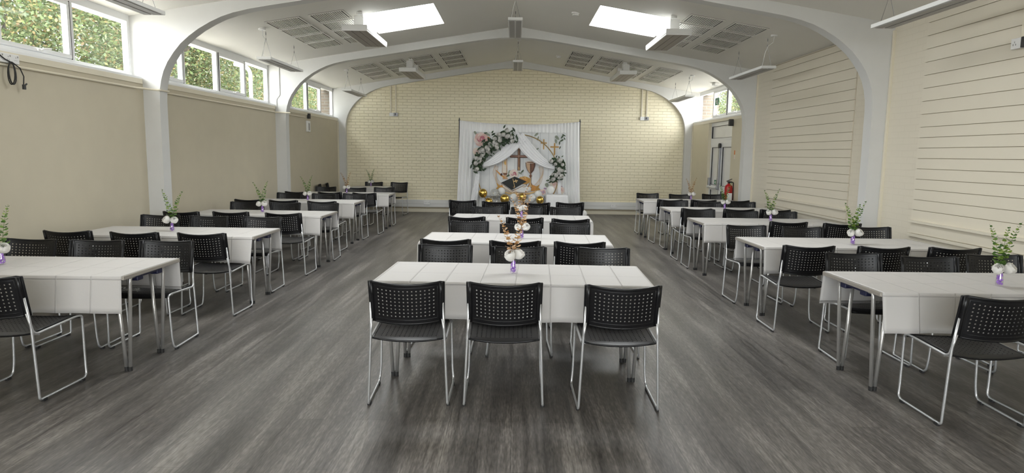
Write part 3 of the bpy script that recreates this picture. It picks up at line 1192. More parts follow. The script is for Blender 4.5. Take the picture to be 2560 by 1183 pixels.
# fire extinguisher on the wall beside the door
t = thing('fire_extinguisher', 'red fire extinguisher hung on the wall by the exit door', 'extinguisher', (4.50, 13.82, .50))
MB().lathe([(.0, 0), (.07, .0), (.082, .02), (.082, .40), (.072, .45), (.04, .48), (.025, .49), (.025, .51)], (0, 0, 0), 20).build('cylinder', MT['red'], t, smooth=True)
MB().box(-.05, .05, -.0845, -.06, .12, .30).build('label_plate', MT['signwhite'], t)
hd = MB().box(-.022, .022, -.03, .03, .50, .545)
hd.obox((-.01, -.05, .57), (.022, .15, .012), (-.35, 0, .5)).obox((-.01, -.05, .545), (.02, .13, .01), (-.05, 0, .5))
hd.build('valve_handle', MT['dark'], t, bevel=.003)
MB().tube(fillet([(.02, 0, .52), (.09, -.01, .53), (.1, -.01, .4), (.098, -.01, .15)], .05), .011, 8).build('hose', MT['rubber'], t, smooth=True)
t = thing('wall_sign', 'small orange and white sign above the fire extinguisher', 'sign', (XW - .001, 13.86, 1.60), -pi / 2)
MB().box(-.03, .03, -.002, 0, .0, .09).build('pictogram_panel', MT['orange'], t)
MB().box(-.03, .03, -.002, 0, -.09, -.005).build('text_panel', MT['signwhite'], t)
tm = MB()
for i in range(5):
    tm.box(-.022, .018 - .008 * (i % 2), -.003, -.002, -.025 - i * .014, -.019 - i * .014)
tm.build('print_lines', MT['orange'], t)


# ================================================================== CHAIRS
def perf(fn, nx, ny, mu, mv0, mv1, hole, t, nseg=8):
    """perforated shell: fn(u,v) in metres on a W x H sheet -> point, with real round holes"""
    W, H = fn.size
    m = MB()
    us = [mu + (W - 2 * mu) * i / nx for i in range(nx + 1)]
    vs_ = [mv0 + (H - mv0 - mv1) * j / ny for j in range(ny + 1)]

    def nrm(u, v):
        e = .002
        a = Vector(fn(u + e, v)) - Vector(fn(u - e, v))
        b = Vector(fn(u, v + e)) - Vector(fn(u, v - e))
        return a.cross(b).normalized()
    idx = {}

    def vert(u, v, side):
        k = (round(u, 5), round(v, 5), side)
        if k not in idx:
            p = Vector(fn(u, v)) + nrm(u, v) * (t / 2 * side)
            idx[k] = len(m.v)
            m.v.append(tuple(p))
        return idx[k]

    def face(pts):
        a = [vert(u, v, 1) for u, v in pts]
        b = [vert(u, v, -1) for u, v in pts]
        m.f += [tuple(a), tuple(b[::-1])]
        m.m += [0, 0]

    for i in range(nx):
        for j in range(ny):
            u0, u1, v0, v1 = us[i], us[i + 1], vs_[j], vs_[j + 1]
            cu, cv = (u0 + u1) / 2, (v0 + v1) / 2
            sq = [(u1, cv), (u1, v1), (cu, v1), (u0, v1), (u0, cv), (u0, v0), (cu, v0), (u1, v0)]
            ci = [(cu + hole * cos(pi / 4 * k), cv + hole * sin(pi / 4 * k)) for k in range(8)]
            for k in range(8):
                q = (k + 1) % 8
                face([sq[k], sq[q], ci[q], ci[k]])
                a0, a1 = vert(*ci[k], 1), vert(*ci[q], 1)
                b0, b1 = vert(*ci[k], -1), vert(*ci[q], -1)
                m.f.append((a0, a1, b1, b0))
                m.m.append(0)
    # margins, cells split at the mid points to stay watertight
    um = sorted(set([0, mu * .5] + us + [(us[i] + us[i + 1]) / 2 for i in range(nx)] + [W - mu * .5, W]))
    vm = sorted(set([0] + vs_ + [(vs_[j] + vs_[j + 1]) / 2 for j in range(ny)] + [H]))
    for i in range(len(um) - 1):
        for j in range(len(vm) - 1):
            cu, cv = (um[i] + um[i + 1]) / 2, (vm[j] + vm[j + 1]) / 2
            if mu < cu < W - mu and mv0 < cv < H - mv1:
                continue
            face([(um[i], vm[j]), (um[i + 1], vm[j]), (um[i + 1], vm[j + 1]), (um[i], vm[j + 1])])
    for i in range(len(um) - 1):
        for v in (0, H):
            m.f.append((vert(um[i], v, 1), vert(um[i + 1], v, 1), vert(um[i + 1], v, -1), vert(um[i], v, -1)))
            m.m.append(0)
    for j in range(len(vm) - 1):
        for u in (0, W):
            m.f.append((vert(u, vm[j], 1), vert(u, vm[j + 1], 1), vert(u, vm[j + 1], -1), vert(u, vm[j], -1)))
            m.m.append(0)
    return m


def back_fn(u, v):
    s = 2 * u / .455 - 1
    x = s * (.2275 - .004 * (1 - v / .26))
    q = 1 - min(1, s * s)
    k = v / .26
    z = .545 + v - .022 * q * k - .018 * q * (1 - k)
    # top corners rounded off
    c = max(0, abs(s) - .9) / .1
    z -= .012 * c * c * k
    y = -.195 - .055 * k - .048 * q + .012 * c
    return (x, y, z)


back_fn.size = (.455, .26)


def seat_fn(u, v):
    s = 2 * u / .44 - 1
    k = v / .43                      # 0 rear, 1 front
    x = s * (.216 + .006 * k)
    y = -.195 + .44 * k
    z = .432 + .018 * k - .014 * (1 - s * s) * (1 - abs(2 * k - 1) * .4)
    if k > .88:
        z -= .03 * ((k - .88) / .12) ** 2
    if k < .07:
        z -= .016 * ((.07 - k) / .07) * (1 - s * s)
    return (x, y, z)


seat_fn.size = (.44, .43)


def rim_pts(fn, W, H, n=10, ins=.006):
    P = []
    for i in range(n):
        P.append(fn(ins + (W - 2 * ins) * i / n, ins))
    for i in range(4):
        P.append(fn(W - ins, ins + (H - 2 * ins) * i / 4))
    for i in range(n):
        P.append(fn(W - ins - (W - 2 * ins) * i / n, H - ins))
    for i in range(4):
        P.append(fn(ins, H - ins - (H - 2 * ins) * i / 4))
    return P


def make_chair(label, group):
    t = thing('stacking_chair', label, 'chair', (0, 0, 0), 0, group)
    b = perf(back_fn, 14, 8, .050, .042, .034, .0048, .005)
    b.build('backrest', MT['black'], t, smooth=True)
    r = MB().tube(rim_pts(back_fn, .455, .26), .0072, 6, closed=True)
    for s in (-1, 1):       # channels that take the frame tube
        r.tube([back_fn(.2275 + s * .206, v) for v in (.004, .06, .12, .18, .25)], .0135, 6)
    # inner stiffening step round the holes
    W, H = .455, .26
    ip = [back_fn(.04 + .375 * i / 10, .03) for i in range(11)] + [back_fn(.415, .03 + .2 * i / 4) for i in range(1, 5)] + \
         [back_fn(.415 - .375 * i / 10, .235) for i in range(11)] + [back_fn(.04, .235 - .2 * i / 4) for i in range(1, 4)]
    r.tube(ip, .0042, 4, closed=True)
    r.build('backrest_rim', MT['black'], t, smooth='all')
    s_ = perf(seat_fn, 13, 12, .035, .04, .04, .0046, .006)
    s_.build('seat', MT['black'], t, smooth=True)
    sr = MB().tube(rim_pts(seat_fn, .44, .43), .0075, 6, closed=True)
    sr.build('seat_rim', MT['black'], t, smooth='all')
    for s in (-1, 1):
        p = [(s * .214, -.226, .66), (s * .222, -.197, .47), (s * .241, -.200, .026), (s * .243, -.190, .0165), (s * .250, .205, .0165), (s * .249, .232, .035),
             (s * .242, .238, .105), (s * .234, .248, .436), (s * .234, .20, .443), (s * .229, -.165, .424), (s * .226, -.190, .44), (s * .212, -.214, .56)]
        MB().tube(fillet(p, .03, 3), .0078, 8).build('side_frame', MT['chrome'], t, smooth='all')
    MB().tube([(-.21, -.12, .408), (.21, -.12, .408)], .007, 6).tube([(-.205, .12, .42), (.205, .12, .42)], .007, 6).build('seat_bearer', MT['chrome'], t, smooth=True)
    for s in (-1, 1):
        for y in (-.165, .185):
            xk = .243 + .007 * (y + .19) / .395
            MB().box(s * xk - .010, s * xk + .010, y - .018, y + .018, 0, .017).build('foot', MT['rubber'], t, bevel=.003)
    return t


G_CH = 'black perforated stacking chairs'
proto = [None]


def chair(x, ytop, facing, label, rz=0.):
    """x, ytop: where the top corners of the backrest stand; facing +1 looks at the far wall"""
    y = ytop + .25 * facing
    a = (0 if facing > 0 else pi) + rz
    if proto[0] is None:
        proto[0] = make_chair(label, G_CH)
        proto[0].location = (x, y, 0)
        proto[0].rotation_euler = (0, 0, a)
        kids(proto[0])
        return proto[0]
    return dup(proto[0], (x, y, 0), a, label)


POS3 = ['left', 'middle', 'right']
ORD5 = ['first', 'second', 'third', 'fourth', 'fifth', 'sixth']


TABLES = [('centre', 1, .01, 4.62, -2.0), ('centre', 2, .03, 6.57, -2.2), ('centre', 3, .10, 8.80, -2.2),
          ('left-hand', 1, -3.52, 4.66, 0.6), ('left-hand', 2, -3.48, 6.76, 0.4), ('left-hand', 3, -3.44, 8.95, -.8), ('left-hand', 4, -3.57, 11.26, .2), ('left-hand', 5, -3.43, 13.52, .5),
          ('right-hand', 1, 3.25, 4.50, 1.0), ('right-hand', 2, 3.28, 6.56, .5), ('right-hand', 3, 3.33, 8.72, .6), ('right-hand', 4, 3.36, 10.62, .3), ('right-hand', 5, 3.34, 12.68, -.3)]


def clear_of_legs(row, n, x, y):
    """far-side chairs that stand at a table leg keep their seat just outside it"""
    for (r, m, tx, ty, a) in TABLES:
        if r == row and m == n:
            lim = ty + (x - tx) * math.tan(radians(a)) + .38 + (.365 if abs(x - tx) + .262 > .76 else .15)
            if y < lim:
                return x * lim / y, lim
    return x, y


def chairs(row, n, side, spec):
    for i, (x, y) in enumerate(spec):
        f = 1 if side == 'near' else -1
        if f < 0:
            x, y = clear_of_legs(row, n, x, y)
        if len(spec) == 3:
            pos = '%s of three' % POS3[i]
        else:
            pos = ('left' if i == 0 else 'right') + ' of two'
        lb = 'black perforated chair, %s on the %s side of the %s %s table' % (pos, side, ORD5[n - 1], row)
        j = random.Random(hash((row, n, i)) % 1000 if False else n * 37 + i * 11 + len(row) * 5 + (3 if f > 0 else 0))
        chair(x, y, f, lb, radians(j.uniform(-1.6, 1.6)))


chairs('centre', 1, 'near', [(-.64, 3.82), (-.05, 3.82), (.65, 3.78)])
chairs('centre', 1, 'far', [(-.57, 5.40), (.05, 5.34), (.71, 5.25)])
chairs('centre', 2, 'near', [(-.60, 5.76), (.01, 5.71), (.58, 5.70)])
chairs('centre', 2, 'far', [(-.49, 7.19), (.08, 7.13), (.61, 7.10)])
chairs('centre', 3, 'near', [(-.57, 7.89), (.13, 7.86), (.68, 7.77)])
chairs('centre', 3, 'far', [(-.38, 9.44), (.19, 9.40), (.73, 9.36)])
for x, y, nm in ((-.83, 10.68, 'leftmost'), (-.28, 10.5, 'second'), (.34, 10.36, 'third'), (.89, 10.5, 'rightmost')):
    chair(x, y, 1, 'black perforated chair, %s of four in the row before the floral backdrop' % nm, radians({'leftmost': -3, 'second': -3, 'third': 1.5, 'rightmost': 1.5}[nm]))
chair(-3.13, 3.80, 1, 'black perforated chair on the near side of the first left-hand table')
chairs('left-hand', 1, 'far', [(-4.02, 5.39), (-3.45, 5.39), (-2.87, 5.39)])
chairs('left-hand', 2, 'near', [(-4.12, 5.99), (-3.48, 5.95), (-2.86, 5.95)])
chairs('left-hand', 2, 'far', [(-4.10, 7.58), (-3.51, 7.52), (-2.87, 7.45)])
chairs('left-hand', 3, 'near', [(-4.10, 8.03), (-3.52, 8.09), (-2.84, 8.02)])
chairs('left-hand', 3, 'far', [(-3.98, 9.70), (-3.38, 9.67), (-2.80, 9.64)])
chairs('left-hand', 4, 'near', [(-4.15, 10.22), (-3.58, 10.14), (-2.95, 10.04)])
chairs('left-hand', 4, 'far', [(-4.10, 11.95), (-3.44, 11.88), (-2.87, 11.80)])
chairs('left-hand', 5, 'near', [(-4.12, 12.40), (-3.48, 12.34), (-2.80, 12.26)])
chairs('left-hand', 5, 'far', [(-4.02, 14.02), (-3.37, 13.96), (-2.76, 13.96)])
chair(-3.60, 16.85, -1, 'black perforated chair behind the small far left table')
chair(-2.99, 16.86, -1, 'black perforated chair against the brick wall right of the small far left table', radians(-9))
chair(-4.27, 15.05, 1, 'black perforated chair turned sideways at the far left corner, nearer of two', radians(-76))
chair(-4.27, 15.66, 1, 'black perforated chair turned sideways at the far left corner, farther of two', radians(-76))
chairs('right-hand', 1, 'near', [(2.755, 3.62), (3.36, 3.66)])
chairs('right-hand', 1, 'far', [(2.67, 5.12), (3.26, 5.10), (3.76, 5.10)])
chairs('right-hand', 2, 'near', [(2.58, 5.66), (3.23, 5.66), (3.85, 5.66)])
chairs('right-hand', 2, 'far', [(2.59, 7.27), (3.18, 7.20), (3.90, 7.16)])
chairs('right-hand', 3, 'near', [(3.28, 7.78), (3.86, 7.67)])
chairs('right-hand', 3, 'far', [(2.61, 9.23), (3.20, 9.20), (3.74, 9.20)])
chairs('right-hand', 4, 'near', [(2.69, 9.62), (3.30, 9.60), (3.83, 9.59)])
chairs('right-hand', 4, 'far', [(2.70, 11.05), (3.31, 11.05), (3.84, 11.04)])
chairs('right-hand', 5, 'near', [(2.74, 11.54), (3.34, 11.54), (3.92, 11.54)])
chairs('right-hand', 5, 'far', [(2.66, 13.12), (3.30, 13.06), (3.94, 13.04)])


# ================================================================== TABLES
def make_table_parts(t, hw=.915, hd=.38):
    MB().box(-hw, hw, -hd, hd, .682, .706).build('tabletop', MT['tabletop'], t, bevel=.006)
    e = MB().box(-hw - .006, -hw + .004, -hd, hd, .680, .7065).box(hw - .004, hw + .006, -hd, hd, .680, .7065)
    e.box(-hw, hw, -hd - .004, -hd + .004, .680, .7065).box(-hw, hw, hd - .004, hd + .004, .680, .7065)
    e.build('edge_strip', MT['edge'], t, bevel=.003)
    xf, yf = hw - .09, hd - .165
    for sx in (-1, 1):
        for sy in (-1, 1):
            L = MB()
            x0, y0 = sx * xf, sy * yf
            L.tube(fillet([(x0 + sx * .008, y0, .0), (x0 + sx * .045, y0 + sy * .006, .64), (x0 + sx * .045, y0, .668), (x0 + sx * .045, y0 - sy * .09, .669)], .045, 5), .0125, 10)
            L.tube([(x0 - sx * .016, y0, .0), (x0 - sx * .055, y0 + sy * .004, .67)], .0125, 10)
            lg = L.build('leg', MT['tablemetal'], t, smooth='all')
            c = MB()
            for dx in (.008, -.016):
                c.lathe([(.0145, 0), (.0145, .03)], (x0 + sx * dx, y0, 0), 10)
            c.build('leg_cap', MT['rubber'], lg, smooth=True)
        b = MB()
        b.obox((sx * (xf + .04), .0, .666), (.05, .34, .022))
        b.obox((sx * (xf + .04), .13, .655), (.06, .07, .04)).obox((sx * (xf + .04), -.13, .655), (.06, .07, .04))
        b.build('fold_bracket', MT['navy'], t, bevel=.008)
        MB().tube([(sx * (xf - .05), -yf + .0, .672), (sx * (xf - .05), yf, .672)], .009, 8).build('cross_tube', MT['tablemetal'], t, smooth=True)
    MB().box(-hw + .2, hw - .2, -.30, -.275, .655, .682).box(-hw + .2, hw - .2, .275, .30, .655, .682).build('apron_rail', MT['dark'], t)


def cloth(t_xy, rz, label, seed, over=.0, hang=.27, hw=.915, hd=.38, shift=0., endhang=.0):
    rnd = random.Random(seed)
    ph = [rnd.uniform(0, 6.28) for _ in range(8)]
    zt = .7085
    d = hd + .007
    prof = [(-1, hang), (-1, hang * .85), (-1, hang * .7), (-1, hang * .5), (-1, hang * .3), (-1, .12 * hang), (-1, .015), (-.993, .004), (-.98, 0.0)]
    half = [(-d - .012 * (h / hang), -h) if h > .012 else ((-d, -.012) if h > .01 else (-d + .008, -.001)) for (_, h) in prof]
    sec = half[:-2] + [(-d, -.003), (-d + .002, -.0006), (-d + .012, 0)]
    ntop = 12
    full = sec + [(-d + .012 + (2 * d - .024) * i / ntop, 0) for i in range(1, ntop)] + [(-a, b) for a, b in sec[::-1]]
    L = [0]
    for i in range(1, len(full)):
        L.append(L[-1] + hypot(full[i][0] - full[i - 1][0], full[i][1] - full[i - 1][1]))
    X = hw + (over if over else -.004)
    nx = 72
    # positions along the length; with endhang the sheet turns over the ends
    ends = []
    if endhang:
        ends = [0.0, endhang * .5, endhang - .006]
    xs = []
    for i in range(nx + 1):
        xs.append((-X + 2 * X * i / nx, 0.0))
    if endhang:
        xe = hw + .010
        xs = [(-xe - .012, endhang), (-xe - .010, endhang * .5), (-xe - .004, .012), (-xe + .002, .0005)] + [(-xe + .02 + (2 * xe - .04) * i / nx, 0) for i in range(nx + 1)] + [(xe - .002, .0005), (xe + .004, .012), (xe + .010, endhang * .5), (xe + .012, endhang)]
    m = MB()
    uv = {}
    N = len(full)
    for i, (x, drop) in enumerate(xs):
        for j, (y, z) in enumerate(full):
            side = -1 if y < 0 else 1
            fl = max(0, min(1, -z / hang)) if z < -.008 else 0
            wv = (sin(x * 9 + ph[0 if side < 0 else 1]) * .010 + sin(x * 23 + ph[2 if side < 0 else 3]) * .005 + sin(x * 3.7 + ph[4]) * .012) * fl ** 1.3
            edge = max(0, (abs(x) - (X - .25)) / .25)
            wv += fl * edge * .022 * sin(ph[5] + side)
            dz = -.004 * sin(x * 5 + ph[6]) * fl - (edge ** 2) * fl * .003 * (1 + sin(ph[7]))
            zz = zt + z + dz
            yy = y + side * max(wv + .024 * fl, 0)
            if endhang and drop > .005:
                q = min(1, drop / endhang)
                if z > -.005:
                    zz = zt - drop
                else:
                    zz = zt + z * (1 if fl > .1 else 1) - drop * max(0, 1 - fl * 3)
            m.v.append((x + shift, yy, zz))
            uv[i * N + j] = (x + 3 + rnd.uniform(-.0005, .0005), L[j] + .11)
    for i in range(len(xs) - 1):
        for j in range(N - 1):
            m.f.append((i * N + j, (i + 1) * N + j, (i + 1) * N + j + 1, i * N + j + 1))
            m.m.append(0)
    m.uv = uv
    o = m.build('tablecloth', MT['cloth'], None, smooth='all', fix=False)
    o.location = (t_xy[0], t_xy[1], 0)
    o.rotation_euler = (0, 0, rz)
    so = o.modifiers.new('thickness', 'SOLIDIFY')
    so.thickness = .0012
    so.offset = 0
    tag(o, label, 'tablecloth', 'white tablecloths')
    return o


tproto = None
for (row, n, x, y, a) in TABLES:
    lb = 'folding table under a white cloth, %s from the camera in the %s row' % (ORD5[n - 1], row)
    if tproto is None:
        tproto = thing('folding_table', lb, 'table', (x, y, 0), radians(a), 'folding tables in three rows')
        make_table_parts(tproto)
        kids(tproto)
        for c in list(tproto.children):
            kids(c)
    else:
        dup(tproto, (x, y, 0), radians(a), lb)
    cen = row == 'centre'
    cloth((x, y), radians(a), 'thin white tablecloth on the %s %s table' % (ORD5[n - 1], row), n * 7 + len(row), hang=.245 if cen else .25, endhang=.055 if cen else 0)
t = thing('folding_table', 'small folding table under a white cloth in the far left corner', 'table', (-3.52, 16.12, 0), 0, 'folding tables in three rows')
make_table_parts(t, .44, .36)
cloth((-3.52, 16.12), 0, 'thin white tablecloth on the small far left corner table', 91, hw=.44, hd=.36, hang=.25)


# ================================================================== VASES
def rose_mesh(seed):
    """tight rounded rose: nested rings of cupped petals"""
    rnd = random.Random(seed)
    m = MB()
    for ring, (n, R, top) in enumerate(((2, .012, .08), (3, .018, .22), (4, .0235, .40), (5, .028, .62), (5, .031, .95))):
        for i in range(n):
            a0 = 2 * pi * i / n + ring * .7 + rnd.uniform(-.15, .15)
            wd = 1.5 * pi / n
            k = 1 + .07 * (i % 2) + rnd.uniform(-.03, .03)
            tp = top * rnd.uniform(.9, 1.12)

            def fn(u, v, a0=a0, wd=wd, k=k, tp=tp, R=R):
                q = 2 * u - 1
                th = pi - .25 - (pi - .25 - tp - .18 * q * q) * v
                fl = 1 + .16 * max(0, v - .72) / .28
                a = a0 + q * wd * (.55 + .45 * sin(pi * min(1, .1 + .75 * v)))
                r = R * k * fl
                return (r * sin(th) * cos(a), r * sin(th) * sin(a), .028 + r * 1.0 * cos(th))
            m.grid(fn, 5, 6)
    return m.mesh('rose', MT['rose'], smooth='all', fix=False)


def sprig_mesh(seed, length, gold, bend):
    rnd = random.Random(seed)
    m = MB()
    P = []
    n = 14
    for i in range(n + 1):
        k = i / n
        P.append(Vector((bend * k * k * length, rnd.uniform(-.001, .001), k * length)))
    m.tube(P, .0013, 5, r1=.0007, mi=1)
    for i in range(2, 18):
        k = i / 18
        p = Vector((bend * k * k * length, 0, k * length))
        sz = (.0175 * (1 - k) ** .8 + .0055) * rnd.uniform(.9, 1.1)
        a0 = i * 1.35
        for s in (0, pi):
            a = a0 + s + rnd.uniform(-.3, .3)
            d = Vector((cos(a), sin(a), .25 + .6 * k)).normalized()
            sd = d.cross(Vector((0, 0, 1))).normalized()
            nn = sd.cross(d)
            c = p + d * sz * 1.05
            vs = [c + d * sz * cos(q) + sd * sz * .82 * sin(q) + nn * .15 * sz * (cos(2 * q)) for q in [2 * pi * z / 7 for z in range(7)]]
            m.add([tuple(v) for v in vs], [tuple(range(7))], 0)
    return m.mesh('sprig', [MT['eucgold'], MT['stemgold']] if gold else [MT['euc'], MT['stem']], fix=False)


VASE_ME = None
ROSES = [rose_mesh(1), rose_mesh(2)]
SPR = {g: [sprig_mesh(5, .30, g, -.26), sprig_mesh(6, .315, g, .20), sprig_mesh(8, .285, g, .30)] for g in (False, True)}
vm = MB().lathe([(.0, .0015), (.0185, .0015), (.021, .006), (.0215, .03), (.018, .06), (.0125, .085), (.0115, .095), (.013, .102), (.0115, .102), (.010, .094), (.0112, .084), (.0165, .06), (.0198, .03), (.019, .007), (.0, .005)], (0, 0, 0), 18)
VASE_ME = vm.mesh('vase', MT['vase'], smooth='all')
rnd = random.Random(4)
bm_ = MB()
for i in range(64):
    z = .010 + .068 * (i / 63)
    rr = (.0155 if z < .035 else .0155 - (z - .035) * .16) * sqrt(rnd.random())
    q = rnd.uniform(0, 6.28)
    ball(bm_, (rr * cos(q), rr * sin(q), z), rnd.uniform(.0035, .0052), 5)
BEAD_ME = bm_.mesh('water_beads', MT['bead'], smooth='all')


def vase(x, y, gold, label, single=False, flip=1, z=.7098, third=False):
    t = thing('flower_vase', label, 'vase', (x, y, z), 0, 'small vases on the tables')
    t.scale = (1.12, 1.12, 1.12)
    link('glass_bottle', VASE_ME, t)
    b = link('water_beads', BEAD_ME, t)
    b['kind'] = 'stuff'
    rs = [((-.012, -.010, .092), (.6, -.3, 0), 1.1)] if single else [((-.022 * flip, -.004, .088), (.7, -.6 * flip, 0), .95), ((.024 * flip, -.002, .09), (.75, .55 * flip, 0), 1.05)]
    if single:
        rs.append(((.016, .004, .098), (.3, .5, .5), 1.1))
    for i, (l, r, s) in enumerate(rs):
        o = link('rose', ROSES[i % 2], t, l)
        o.rotation_euler = r
        o.scale = (s, s, s)
    for i, (l, r) in enumerate((((-.006 * flip, .004, .08), (0, -.08 * flip, .2)), ((.006 * flip, .006, .08), (0.03, .06 * flip, -.2)), ((.004, .008, .075), (-.06, .03, .5)))):
        if i == 2 and not third:
            continue
        o = link('sprig', SPR[gold][i], t, l)
        o.rotation_euler = r
        if flip < 0:
            o.scale = (-1, 1, 1)
    return t


vl = 'glass vase with purple beads, white roses and %s sprigs, on the %s table'
vase(.0, 4.60, True, vl % ('golden', 'first centre'), True)
vase(.08, 6.53, True, vl % ('golden', 'second centre'))
vase(.10, 8.72, True, vl % ('golden', 'third centre'), True)
vase(-3.69, 4.66, False, vl % ('green', 'first left-hand'))
vase(-3.54, 6.74, False, vl % ('green', 'second left-hand'), False, -1)
vase(-3.46, 8.98, False, vl % ('green', 'third left-hand'))
vase(-3.57, 11.32, False, vl % ('green', 'fourth left-hand'))
vase(-3.45, 13.5, True, vl % ('golden', 'fifth left-hand'))
vase(-3.56, 16.3, False, vl % ('green', 'far left corner'))
vase(3.29, 4.38, False, vl % ('green', 'first right-hand'), third=True)
vase(3.34, 6.42, False, vl % ('green', 'second right-hand'), third=True)
vase(3.42, 8.72, False, vl % ('green', 'third right-hand'))
vase(3.41, 10.62, False, vl % ('green', 'fourth right-hand'))
vase(3.44, 12.78, True, vl % ('golden', 'fifth right-hand'))


# ================================================================== BACKDROP
YD = 16.60
K = .002225


def PZ(a, b):
    return ((a - 764) * K, 1.55 - (b - 478) * K)


t = thing('backdrop_stand', 'white gathered curtain on a black pole stand at the far wall', 'backdrop', (0, YD, 0))
for s, x in (('l', -1.40), ('r', 1.62)):
    p = MB().tube([(x, .05, 0), (x, .05, 2.40)], .013, 8)
    p.lathe([(.02, 2.36), (.02, 2.39), (.012, 2.395), (.012, 2.43), (0, 2.44)], (x, .05, 0), 10)
    for q in (0.6, 2.7, 4.4):
        p.tube([(x, .05, .35), (x + .32 * cos(q), .05 + .32 * sin(q), .012)], .009, 6)
    p.build('stand_pole', MT['dark'], t, smooth=True)


def topz(u):
    return 2.36 - .085 * (1 - (2 * u - 1) ** 2)


MB().tube([(-1.40 + 3.02 * i / 16, .05, topz(i / 16) - .01) for i in range(17)], .012, 8).build('cross_pole', MT['dark'], t, smooth=True)


def cur(u, v):
    x = -1.385 + 2.99 * u
    z0 = topz(u) + .012
    x += (u - .5) * .16 * (v ** 1.4)
    z = z0 * (1 - v) + .015 * v
    ed = abs(2 * u - 1)
    amp = .012 + .028 * v * (.45 + .55 * ed)
    y = amp * sin(u * 2 * pi * 34 + 1.2 * sin(u * 21)) + .02 * sin(u * 2 * pi * 7) * v
    return (x, y, z)


c = MB().grid(cur, 300, 14)
co_ = c.build('curtain', MT['curtain'], t, smooth='all', fix=False)
so = co_.modifiers.new('thickness', 'SOLIDIFY')
so.thickness = .002

# printed cloth
YP = YD - .085
t = thing('printed_backdrop', 'printed cloth of cross, chalice and book on pale boards', 'backdrop', (0, YP, 0))
x0, z1 = PZ(292, 235)
x1, z0 = PZ(1330, 960)


def pr(u, v):
    return (x0 + (x1 - x0) * u, .006 * sin(u * 14) + .004 * sin(v * 9 + u * 5), z0 + (z1 - z0) * v)


pc = MB().grid(pr, 40, 30).build('printed_cloth', MT['print'], t, smooth='all', fix=False)
pc.modifiers.new('thickness', 'SOLIDIFY').thickness = .002


def pm(name, c, rough=.6, noise=.12, ns=14):
    return mat('print_' + name, c, rough, noise=noise, nscale=ns)


PM = dict(brown=pm('brown', (.19, .085, .045), noise=.35), dbrown=pm('dark_brown', (.085, .035, .02)), tan=pm('tan', (.55, .36, .22), noise=.3), cream=pm('cream', (.78, .70, .60)),
          pink=pm('pink', (.72, .48, .43), noise=.25), pale=pm('pale_pink', (.80, .66, .60), noise=.15), deep=pm('deep_pink', (.50, .16, .20), noise=.3), gold=pm('gold', (.50, .27, .06), noise=.3), lgold=pm('light_gold', (.66, .45, .20), noise=.3),
          black=pm('black', (.012, .014, .013)), green=pm('green', (.07, .10, .055), noise=.4), sage=pm('sage', (.28, .31, .24), noise=.3), white=pm('white', (.82, .82, .80)), lilac=pm('lilac', (.42, .28, .40), noise=.3), orange=pm('orange', (.62, .28, .06), noise=.3),
          flame=pm('flame', (.85, .50, .12)))
layer = [0]


def prn(name, polys, parent=None):
    """one printed motif: list of (material key, outline in print units)"""
    layer[0] += 1
    m = MB()
    keys = []
    for k, (key, pts) in enumerate(polys):
        if key not in keys:
            keys.append(key)
        m.poly([PZ(*p) for p in pts], -.012 - layer[0] * .0004 - k * .0003, .0003, keys.index(key))
    return m.build(name, [PM[k] for k in keys], t)


def circ(cx, cy, r, n=20, sy=1., wob=0., seed=0):
    rn = random.Random(seed)
    return [(cx + r * cos(2 * pi * i / n) * (1 + rn.uniform(-wob, wob)), cy + sy * r * sin(2 * pi * i / n) * (1 + rn.uniform(-wob, wob))) for i in range(n)]


def rose_print(name, cx, cy, r, cols, seed=0):
    rn = random.Random(seed)
    P = []
    for i in range(7):
        a = i * 2 * pi / 7 + .3
        P.append((cols[0] if i % 2 else cols[1], circ(cx + r * .52 * cos(a), cy + r * .52 * sin(a), r * .52, 14, 1, .06, i + seed)))
    for i in range(5):
        a = i * 2 * pi / 5 + rn.random()
        P.append((cols[1] if i % 2 else cols[2], circ(cx + r * .25 * cos(a), cy + r * .25 * sin(a), r * .36, 12, 1, .06, i + 20 + seed)))
    P.append((cols[2], circ(cx, cy, r * .24, 12, 1, .1, 40 + seed)))
    P.append((cols[1], circ(cx + r * .05, cy - r * .04, r * .12, 10, 1, .1, 41 + seed)))
    prn(name, P)


def leafp(cx, cy, L, w, a):
    pts = []
    for i in range(12):
        q = 2 * pi * i / 12
        x, y = L * cos(q), w * sin(q) * (1 - .3 * cos(q))
        pts.append((cx + x * cos(a) - y * sin(a), cy + x * sin(a) + y * cos(a)))
    return pts


prn('printed_leaves', [('sage', leafp(455, 262, 34, 14, .4)), ('green', leafp(430, 250, 24, 10, -.3)), ('sage', leafp(322, 250, 26, 12, .9)), ('green', leafp(300, 600, 26, 10, 1.2)), ('sage', leafp(312, 640, 30, 11, 1.8)), ('green', leafp(318, 560, 22, 9, .6)),
                       ('sage', leafp(1000, 258, 28, 12, 2.4)), ('sage', leafp(1020, 300, 26, 8, 1.9)), ('sage', leafp(1010, 420, 26, 8, 2.6)), ('sage', leafp(1235, 290, 30, 16, .8)), ('sage', leafp(1222, 330, 26, 12, 1.4)), ('green', leafp(1290, 280, 24, 9, 2.2)), ('green', leafp(1310, 262, 22, 8, .5)), ('green', leafp(1285, 320, 24, 9, 2.6)), ('green', leafp(1262, 350, 20, 8, 1.7)), ('green', leafp(1268, 400, 18, 6, 2.0)), ('green', leafp(1318, 300, 16, 7, 1.2))])
rose_print('printed_rose', 385, 320, 78, ('pale', 'pink', 'deep'), 1)
rose_print('printed_rose', 335, 455, 44, ('cream', 'pale', 'pink'), 2)
prn('printed_blossom', [('lilac', leafp(308, 470, 22, 9, 1.2)), ('lilac', leafp(330, 500, 20, 8, 2.2)), ('orange', leafp(470, 300, 22, 9, .5))])
rose_print('printed_rose', 1225, 800, 62, ('cream', 'pale', 'pink'), 3)
